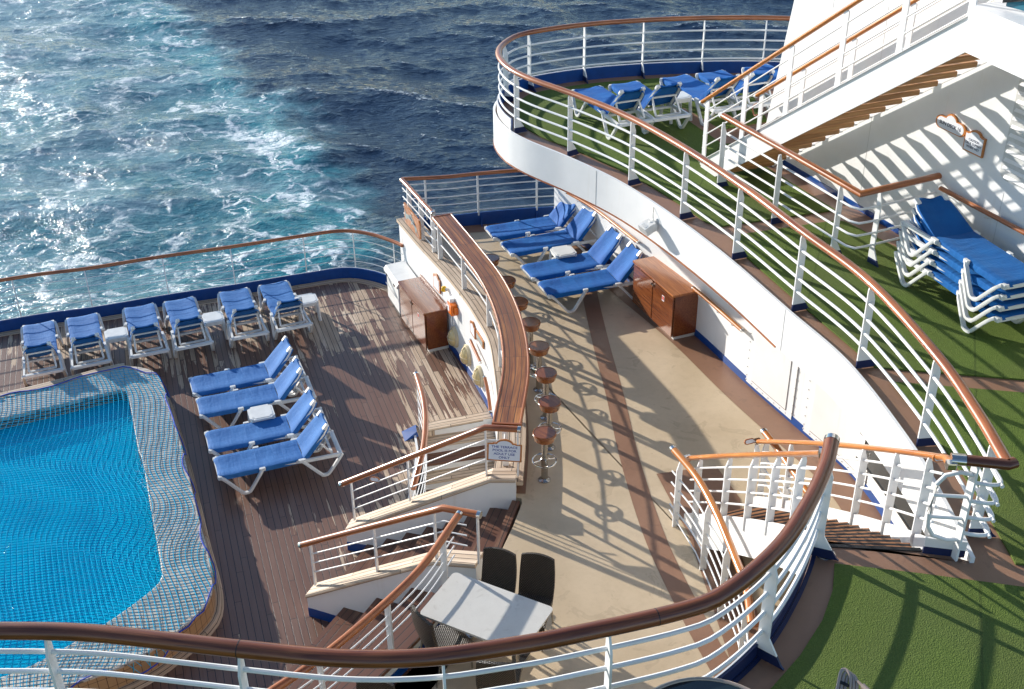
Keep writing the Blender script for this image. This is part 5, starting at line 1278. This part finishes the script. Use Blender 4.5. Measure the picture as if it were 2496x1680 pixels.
MB().extr([(-.03, .68), (-.03, .725), (.02, .79), (.42, .81), (.45, .68)], Matrix(((0, 1, 0, .42), (1, 0, 0, 0), (0, 0, 1, 0), (0, 0, 0, 1))), .90).build('lid', M['whiteplastic'], lc)
MB().box((.45, -.012, .42), (.90, .012, .006)).build('body_groove', M['lightplastic'], lc)
for x in (.2, .7): MB().box((x, -.03, .69), (.05, .03, .06), bev=.008).build('latch', M['steel'], lc)

# ================================================================== DINING TABLE AND CHAIRS
u_ = Vector((1.14, -.62)).normalized(); v_ = Vector((.45, .89)).normalized()
tc = Vector((-.71, 10.20))+u_*.64-v_*.39
tb = thing('dining_table', 'rectangular dining table with pale stone-look top beside the stepped bench', 'table', (tc.x, tc.y, ZB), math.atan2(u_.y, u_.x))
def rr2(w, d, r, n=6):
    P = []
    for cx, cy, a0 in ((w/2-r, d/2-r, 0), (-w/2+r, d/2-r, 90), (-w/2+r, -d/2+r, 180), (w/2-r, -d/2+r, 270)):
        for k in range(n+1): a = math.radians(a0+90*k/n); P.append((cx+r*math.cos(a), cy+r*math.sin(a)))
    return P
MB().prism(rr2(1.30, .78, .055), .725, .745).build('table_top', M['tabletop'], tb); MB().prism(rr2(1.285, .765, .05), .708, .7245).build('top_edge', M['lightplastic'], tb)
for sx in (-1, 1):
    MB().box((sx*.36, 0, .36), (.07, .07, .68), bev=.01).build('leg', M['steel'], tb); MB().box((sx*.36, 0, .02), (.10, .56, .035), bev=.012).build('leg_foot', M['steel'], tb)
MB().box((0, 0, .68), (.9, .06, .04)).build('crossbar', M['steel'], tb)
def make_chair(label):
    t = thing('wicker_chair', label, 'chair', (0, 0, 0), 0, 'brown wicker dining chairs')   # faces +y
    def surf(rows, th, nm):
        n = len(rows); m = len(rows[0]); vs = []; fs = []; uv = []
        L_ = [0.]
        for i in range(1, n): L_.append(L_[-1]+(rows[i][m//2][0]-rows[i-1][m//2][0]).length)
        for side in (0, 1):
            for i in range(n):
                for j in range(m): p, nn = rows[i][j]; vs.append(p-nn*th*side)
        for i in range(n-1):
            for j in range(m-1):
                a = i*m+j; q = [(L_[i], j/(m-1)*.42), (L_[i+1], j/(m-1)*.42), (L_[i+1], (j+1)/(m-1)*.42), (L_[i], (j+1)/(m-1)*.42)]
                fs.append((a, a+m, a+m+1, a+1)); uv.append(q); o = n*m; fs.append((o+a, o+a+1, o+a+m+1, o+a+m)); uv.append([q[0], q[3], q[2], q[1]])
        o = n*m
        for i in range(n-1):
            for j in (0, m-1):
                a = i*m+j; f = (a, o+a, o+a+m, a+m) if j == 0 else (a, a+m, o+a+m, o+a)
                fs.append(f); uv.append([(L_[i], 0), (L_[i], .03), (L_[i+1], .03), (L_[i+1], 0)] if j == 0 else [(L_[i], 0), (L_[i+1], 0), (L_[i+1], .03), (L_[i], .03)])
        for j in range(m-1):
            for i in (0, n-1):
                a = i*m+j; fs.append((a, a+1, o+a+1, o+a) if i == 0 else (a, o+a, o+a+1, a+1)); uv.append([(0, 0), (.06, 0), (.06, .03), (0, .03)])
        return MB().add(vs, fs, uv).build(nm, M['wicker'], t, True, ang=50)
    rows = []
    for i in range(15):                                    # back, slightly curved and tapered
        f = i/14; z = .36+.60*f; y = -.185-.115*f-.025*math.sin(f*PI); w = .205+.012*math.sin(f*PI)-.010*f
        r = []
        for j in range(9):
            q = -1+2*j/8; top = .022*(1-q*q) if i == 14 else (.012*(1-q*q) if i == 13 else 0)
            r.append((Vector((q*w, y+.028*q*q*(1), z+top)), Vector((0, 1, .15)).normalized()*-1))
        rows.append(r)
    surf(rows, -.035, 'backrest')
    rows = []
    for i in range(12):
        f = i/11; y = -.20+.44*f; z = .455-.02*math.sin(f*PI)-(.05*max(0, f-.85)/.15); w = .205+.02*f
        rows.append([(Vector((-(-1+2*j/8)*w*-1, y, z-.012*(1-(-1+2*j/8)**2))), Vector((0, 0, 1))) for j in range(9)])
    surf(rows, .075, 'seat')
    for sx in (-1, 1):
        MB().tube([(sx*.185, .20, .39), (sx*.195, .215, 0)], .013, 8).build('leg', M['steel'], t, True); MB().tube([(sx*.185, -.19, .39), (sx*.19, -.27, 0)], .013, 8).build('leg', M['steel'], t, True)
    return t
def put_chair(c, face, lab, first=[None]):
    face = Vector(face).normalized(); rz = math.atan2(face.y, face.x)-PI/2; o = Vector(c)+face*.30
    if first[0] is None: first[0] = make_chair(lab); first[0].location = (o.x, o.y, ZB); first[0].rotation_euler = (0, 0, rz)
    else: dup(first[0], (o.x, o.y, ZB), rz, lab)
put_chair((-.17, 10.30), (-.35, -.93), 'brown wicker chair behind the dining table, left one of the pair on its far side')
put_chair((.27, 10.20), (-.30, -.95), 'brown wicker chair behind the dining table, right one of the pair on its far side')
put_chair((-1.03, 9.26), (.80, .60), 'brown wicker chair turned sideways at the near left corner of the dining table')
put_chair((-.22, 8.55), (.12, .99), 'brown wicker chair below the foreground handrail, at the near side of the dining table')
put_chair((-1.43, 8.32), (-.2, -.98), 'brown wicker chair at the bottom edge, only its rounded back showing beside the stepped bench')

# outdoor furniture at the bottom of the frame
t = thing('glass_table', 'round glass table with brown rim cut off by the bottom edge of the picture', 'table', (1.30, 5.30, ZG+.022))
rr_ = .56
MB().tube([(rr_*math.cos(2*PI*i/48), rr_*math.sin(2*PI*i/48), .735) for i in range(48)], .017, 8, closed=True).build('rim', M['browntube'], t, True)
MB().lathe((0, 0, .735), [(.001, .004), (rr_-.005, .004), (rr_-.005, -.004), (.001, -.004)], 48).build('glass_top', M['glassdark'], t)
for k in range(4): a = PI/4+k*PI/2; MB().tube([(.42*math.cos(a), .42*math.sin(a), .73), (.36*math.cos(a), .36*math.sin(a), 0)], .016, 8).build('leg', M['browntube'], t, True)
t = thing('folded_chair', 'folded bronze tube chair, strapped together, at the bottom right edge of the picture', 'chair')
tp = Vector((2.31, 5.82, 5.08))
for k in range(3):
    o = Vector((.022*k, -.012*k, -.012*k))
    MB().tube(spline([tp+o+Vector((-.15, -.32, -.20)), tp+o+Vector((-.055, -.10, -.055)), tp+o+Vector((-.02, -.02, -.005)), tp+o+Vector((.012, -.005, 0)), tp+o+Vector((.035, -.05, -.012)), tp+o+Vector((.030, -.12, -.10)), tp+o+Vector((.0, -.35, -.6))], .02), .0125, 10).build('frame_tube', M['browntube'], t, True)
MB().tube([tp+Vector((.05, -.04, -.02)), tp+Vector((.22, -.32, -.05))], .010, 8).build('arm_tube', M['browntube'], t, True)
MB().oval([tp+Vector((.105, -.13, -.03)), tp+Vector((.16, -.22, -.04))], .04, .05, 10).build('sleeve', M['browntube'], t, True)
sb2 = MB(); q = tp+Vector((-.045, -.085, -.045)); d = Vector((.13, .22, .14)).normalized()
for e in (0, .012): sb2.oval([q+Vector((.022, -.012, -.012))+d*e, q+Vector((.022, -.012, -.012))+d*(e+.009)], .088, .045, 12)
sb2.build('strap', M['black'], t, True)
MB().box((2.25, 5.5, 4.62), (.5, .04, .5), .5, rx=.25).build('sling_panel', M['browntube'], t)

# ================================================================== POOL
zt = .42
PO = [(-12.6, 15.6), (-9.0, 16.80), (-7.25, 17.70), (-6.85, 17.74), (-6.42, 17.55), (-6.15, 17.10), (-5.89, 16.50), (-5.41, 15.34), (-5.08, 14.48), (-4.61, 13.24), (-4.27, 12.38), (-4.13, 11.84), (-4.17, 11.50), (-4.42, 11.04), (-4.86, 10.54), (-5.55, 10.15), (-6.7, 9.75), (-9, 9.0), (-13, 7.8)]
PI_ = [(-12.4, 14.75), (-9.0, 15.95), (-7.05, 16.86), (-6.78, 16.90), (-6.62, 16.65), (-6.06, 15.18), (-5.92, 14.90), (-5.37, 13.43), (-4.92, 12.22), (-4.90, 12.02), (-5.05, 11.72), (-5.47, 11.16), (-6.23, 10.43), (-7.0, 10.15), (-9.2, 9.6), (-13, 8.5)]
POs = [Vector((p[0], p[1])) for p in spline([(a, b, 0) for a, b in PO], .15)]
PIs = [Vector((p[0], p[1])) for p in spline([(a, b, 0) for a, b in PI_], .15)]
pool = thing('swimming_pool', 'raised swimming pool with cream tile coping and tan tiled side', 'swimming pool')
# coping: bridge between the two outlines
N_ = 150
def rs(P, n):
    L_ = [0.]
    for a, b in zip(P, P[1:]): L_.append(L_[-1]+(b-a).length)
    out = []; j = 0
    for i in range(n+1):
        d = L_[-1]*i/n
        while j < len(L_)-2 and L_[j+1] < d: j += 1
        out.append(P[j].lerp(P[j+1], (d-L_[j])/max(1e-9, L_[j+1]-L_[j])))
    return out
# match arc length between corners so the bridge stays square
ko = [(-12.6, 15.6), (-6.85, 17.74), (-4.13, 11.84), (-5.55, 10.15), (-13, 7.8)]; ki = [(-12.4, 14.75), (-6.78, 16.90), (-4.90, 12.02), (-6.23, 10.43), (-13, 8.5)]
A_ = []; B_ = []
for k in range(4):
    so = POs[nearest(POs, ko[k]):nearest(POs, ko[k+1])+1]; si = PIs[nearest(PIs, ki[k]):nearest(PIs, ki[k+1])+1]
    n = max(6, int(((so[-1]-so[0]).length)/.15)); a = rs(so, n); b = rs(si, n); A_ += a if k == 0 else a[1:]; B_ += b if k == 0 else b[1:]
n = len(A_); vs = []; fs = []
for a, b in zip(A_, B_): vs += [(a.x, a.y, zt-.03), (a.x, a.y, zt-.006), (a.lerp(b, .02).x, a.lerp(b, .02).y, zt), (b.lerp(a, .02).x, b.lerp(a, .02).y, zt), (b.x, b.y, zt-.01), (b.x, b.y, -.9)]
for i in range(n-1):
    for j in range(5): fs.append((i*6+j, i*6+6+j, i*6+7+j, i*6+1+j))
MB().add(vs, fs).build('coping', M['tile'], pool)
C_ = (sum(p.x for p in POs)/len(POs), sum(p.y for p in POs)/len(POs))
so_ = 1 if (offs(POs, .1)[60]-Vector((-9, 13))).length > (POs[60]-Vector((-9, 13))).length else -1
MB().sweep([(p.x, p.y, 0) for p in offs(PIs, -so_*.006)], [(-.003, -.5), (-.003, zt-.06), (.003, zt-.06), (.003, -.5)], up='z').build('inner_wall', mat_plain('dark_pool_wall_tile', (.09, .085, .075), .4), pool)  # shade on the pool wall painted in as a dark colour
MB().sweep([(p.x, p.y, 0) for p in offs(POs, -so_*.03)], [(-.02, 0), (-.02, zt-.03), (.02, zt-.03), (.02, 0)], up='z').build('tiled_side', M['walltile'], pool)
MB().sweep([(p.x, p.y, 0) for p in offs(POs, so_*.03)], [(-.05, .002), (-.045, .09), (.02, .09), (.06, .002)] if so_ > 0 else [(-.06, .002), (-.02, .09), (.045, .09), (.05, .002)], up='z').build('timber_kerb', M['cap'], pool)
MB().sweep([(p.x, p.y, 0) for p in offs([q for q in POs if q.y > 15.3 and q.x < -6.9], -so_*.06)], [(-.11, zt-.0), (-.11, zt+.012), (.07, zt+.012), (.07, zt-.0)], up='z').build('timber_edge', M['cap'], pool)
# rails under the back coping
for dz in (.05, .13, .21):
    MB().sweep([(p.x, p.y, zt-.05-dz) for p in offs([q for q in PIs if q.y > 14.8 and q.x < -6.9], -so_*.02)], [(-.012, -.012), (-.012, .012), (.012, .012), (.012, -.012)], up='z').build('overflow_rail', M['cap'], pool)
w_ = offs(PIs, -so_*.0)
mb = MB(); poly = [(p.x, p.y) for p in PIs]
mb.add([(x, y, .22) for x, y in reversed(poly)], [tuple(range(len(poly)))]); wt = mb.build('pool_water', M['poolwater'], kind='structure')
MB().add([(x, y, -.20) for x, y in reversed(poly)], [tuple(range(len(poly)))]).build('pool_floor', M['poolfloor'], pool)
# net ------------------------------------------------------------------------
NO = []
for i, p in enumerate(POs):
    tg = tang(POs, i); nn = Vector((tg.y, -tg.x))*so_
    back = p.y > 15.0 and p.x < -6.4
    k = .03*math.sin(i*.55)+.05*math.sin(i*.93+1)*(.5+noise.noise(Vector((i*.21, 3, 1))))
    d = (-.10 if back else .0)+k
    if p.y < 11.3: d += .03
    NO.append(p+nn*d)
NO2 = [q for q in NO if not (q.x < -9.1 and q.y > 14)]
NO2 = [Vector((-10.4, 15.55)), Vector((-9.3, 15.95)), Vector((-9.02, 16.35)), Vector((-9.0, 16.66))]+[q for q in NO2 if q.x > -8.95]
NO2 = [q for q in NO2 if not(q.x < -9)]+[Vector((-9, 8.98)), Vector((-13, 7.7)), Vector((-13, 14.2))] if False else NO2+[Vector((-13, 7.7)), Vector((-13, 14.9))]
def inside(P, x, y):
    c = False; n = len(P); j = n-1
    for i in range(n):
        if (P[i].y > y) != (P[j].y > y) and x < (P[j].x-P[i].x)*(y-P[i].y)/(P[j].y-P[i].y)+P[i].x: c = not c
        j = i
    return c
def dist(P, x, y):
    b = 1e9; v = Vector((x, y)); bi = 0
    for i, p in enumerate(P):
        d = (p-v).length_squared
        if d < b: b = d; bi = i
    return math.sqrt(b)
PO_poly = POs+[Vector((-13, 7.8)), Vector((-13, 15.6))]
PI_poly = PIs
def netz(x, y):
    if inside(PI_poly, x, y):
        return zt+.006-min(.13, dist(PIs, x, y)*.16)+.004*noise.noise(Vector((x*2, y*2, 0)))
    if inside(PO_poly, x, y): return zt+.010+.012*max(0, noise.noise(Vector((x*2.5, y*2.5, 0))))
    return zt-min(.20, dist(POs, x, y)*3.6)
nb = MB()
pa = AX; pb = BX; org = Vector((-4, 14))
def strand(f0, f1, wav):
    run = []
    k = f0
    while k <= f1:
        p = wav(k)
        if p.x > -10.2 and inside(NO2, p.x, p.y): run.append(Vector((p.x, p.y, netz(p.x, p.y))))
        else:
            if len(run) > 2: nb.sweep(run, [(-.0048, 0), (0, .006), (.0048, 0)], capz=False)
            run = []
        k += .09
    if len(run) > 2: nb.sweep(run, [(-.0048, 0), (0, .006), (.0048, 0)], capz=False)
def warp(p):
    # the net lies in slow ripples
    return Vector((p.x+.12*math.sin(p.y*2.6+.5*p.x)*min(1., 1.+.1*(p.x+5))+.04*math.sin(p.y*4.3+1.3*p.x), p.y+.03*math.sin(p.x*2.7+p.y)))
k = -7.2
while k < 2.5:
    strand(-8., 5., lambda s, k=k: warp(org+pb*k+pa*s)); k += .079
k = -6.5
while k < 5.5:
    strand(-7.2, 2.5, lambda s, k=k: warp(org+pa*k+(pb*.97+pa*-.22)*s)); k += .062
net = nb.build('pool_net', M['net']); tag(net, 'cyan cord safety net stretched over the swimming pool and its coping', 'net'); 
hem = [Vector((q.x, q.y, netz(q.x, q.y)+.006)) for q in NO2[:-2]]
MB().tube(hem, .010, 6).build('hem_rope', M['netblue'], net, True)
cl = thing('net_hook', 'small metal hooks tying the net rope to the back edge of the pool', 'hook', (-9.0, 16.66, zt+.01))
MB().tube(spline([(-.06, .10, 0), (-.03, .02, .05), (.02, 0, .05), (.03, -.04, .01)], .02), .012, 8).build('hook', M['steel'], cl, True); MB().tube([(.05, -.05, .01), (.13, .10, .03)], .012, 8).build('pin', M['steel'], cl, True)

# ================================================================== CAMERA, LIGHT, RENDER
cam = bpy.data.cameras.new('camera'); co = bpy.data.objects.new('camera', cam); COL.objects.link(co)
cam.sensor_width = 36.; cam.sensor_fit = 'HORIZONTAL'; cam.lens = F/2496*36.; cam.clip_end = 6000.; cam.clip_start = .1
X = RM @ Vector((1, 0, 0)); Y = RM @ Vector((0, -1, 0)); Z = RM @ Vector((0, 0, -1))
co.matrix_world = Matrix(((X.x, Y.x, Z.x, 0), (X.y, Y.y, Z.y, 0), (X.z, Y.z, Z.z, CZ), (0, 0, 0, 1)))
SC.camera = co
el = math.asin(SUN.z); az = math.atan2(SUN.x, SUN.y)
w = bpy.data.worlds.new('World'); SC.world = w; w.use_nodes = True; nt = w.node_tree; bg = nt.nodes['Background']
sky = nt.nodes.new('ShaderNodeTexSky'); sky.sky_type = 'NISHITA'; sky.sun_disc = False; sky.sun_elevation = el; sky.sun_rotation = az
sky.air_density = 1.0; sky.dust_density = .1; sky.ozone_density = 2.2
nt.links.new(sky.outputs[0], bg.inputs[0]); bg.inputs[1].default_value = SKY
sl = bpy.data.lights.new('sun', 'SUN'); so = bpy.data.objects.new('sun', sl); COL.objects.link(so)
sl.energy = SUNE; sl.angle = math.radians(.55); sl.color = (1., .94, .855)
so.rotation_euler = SUN.to_track_quat('Z', 'Y').to_euler()
SC.view_settings.view_transform = 'Standard'; SC.view_settings.look = 'None'; SC.view_settings.exposure = EXPO; SC.view_settings.gamma = 1.
SC.render.engine = 'CYCLES'
SC.cycles.max_bounces = 6
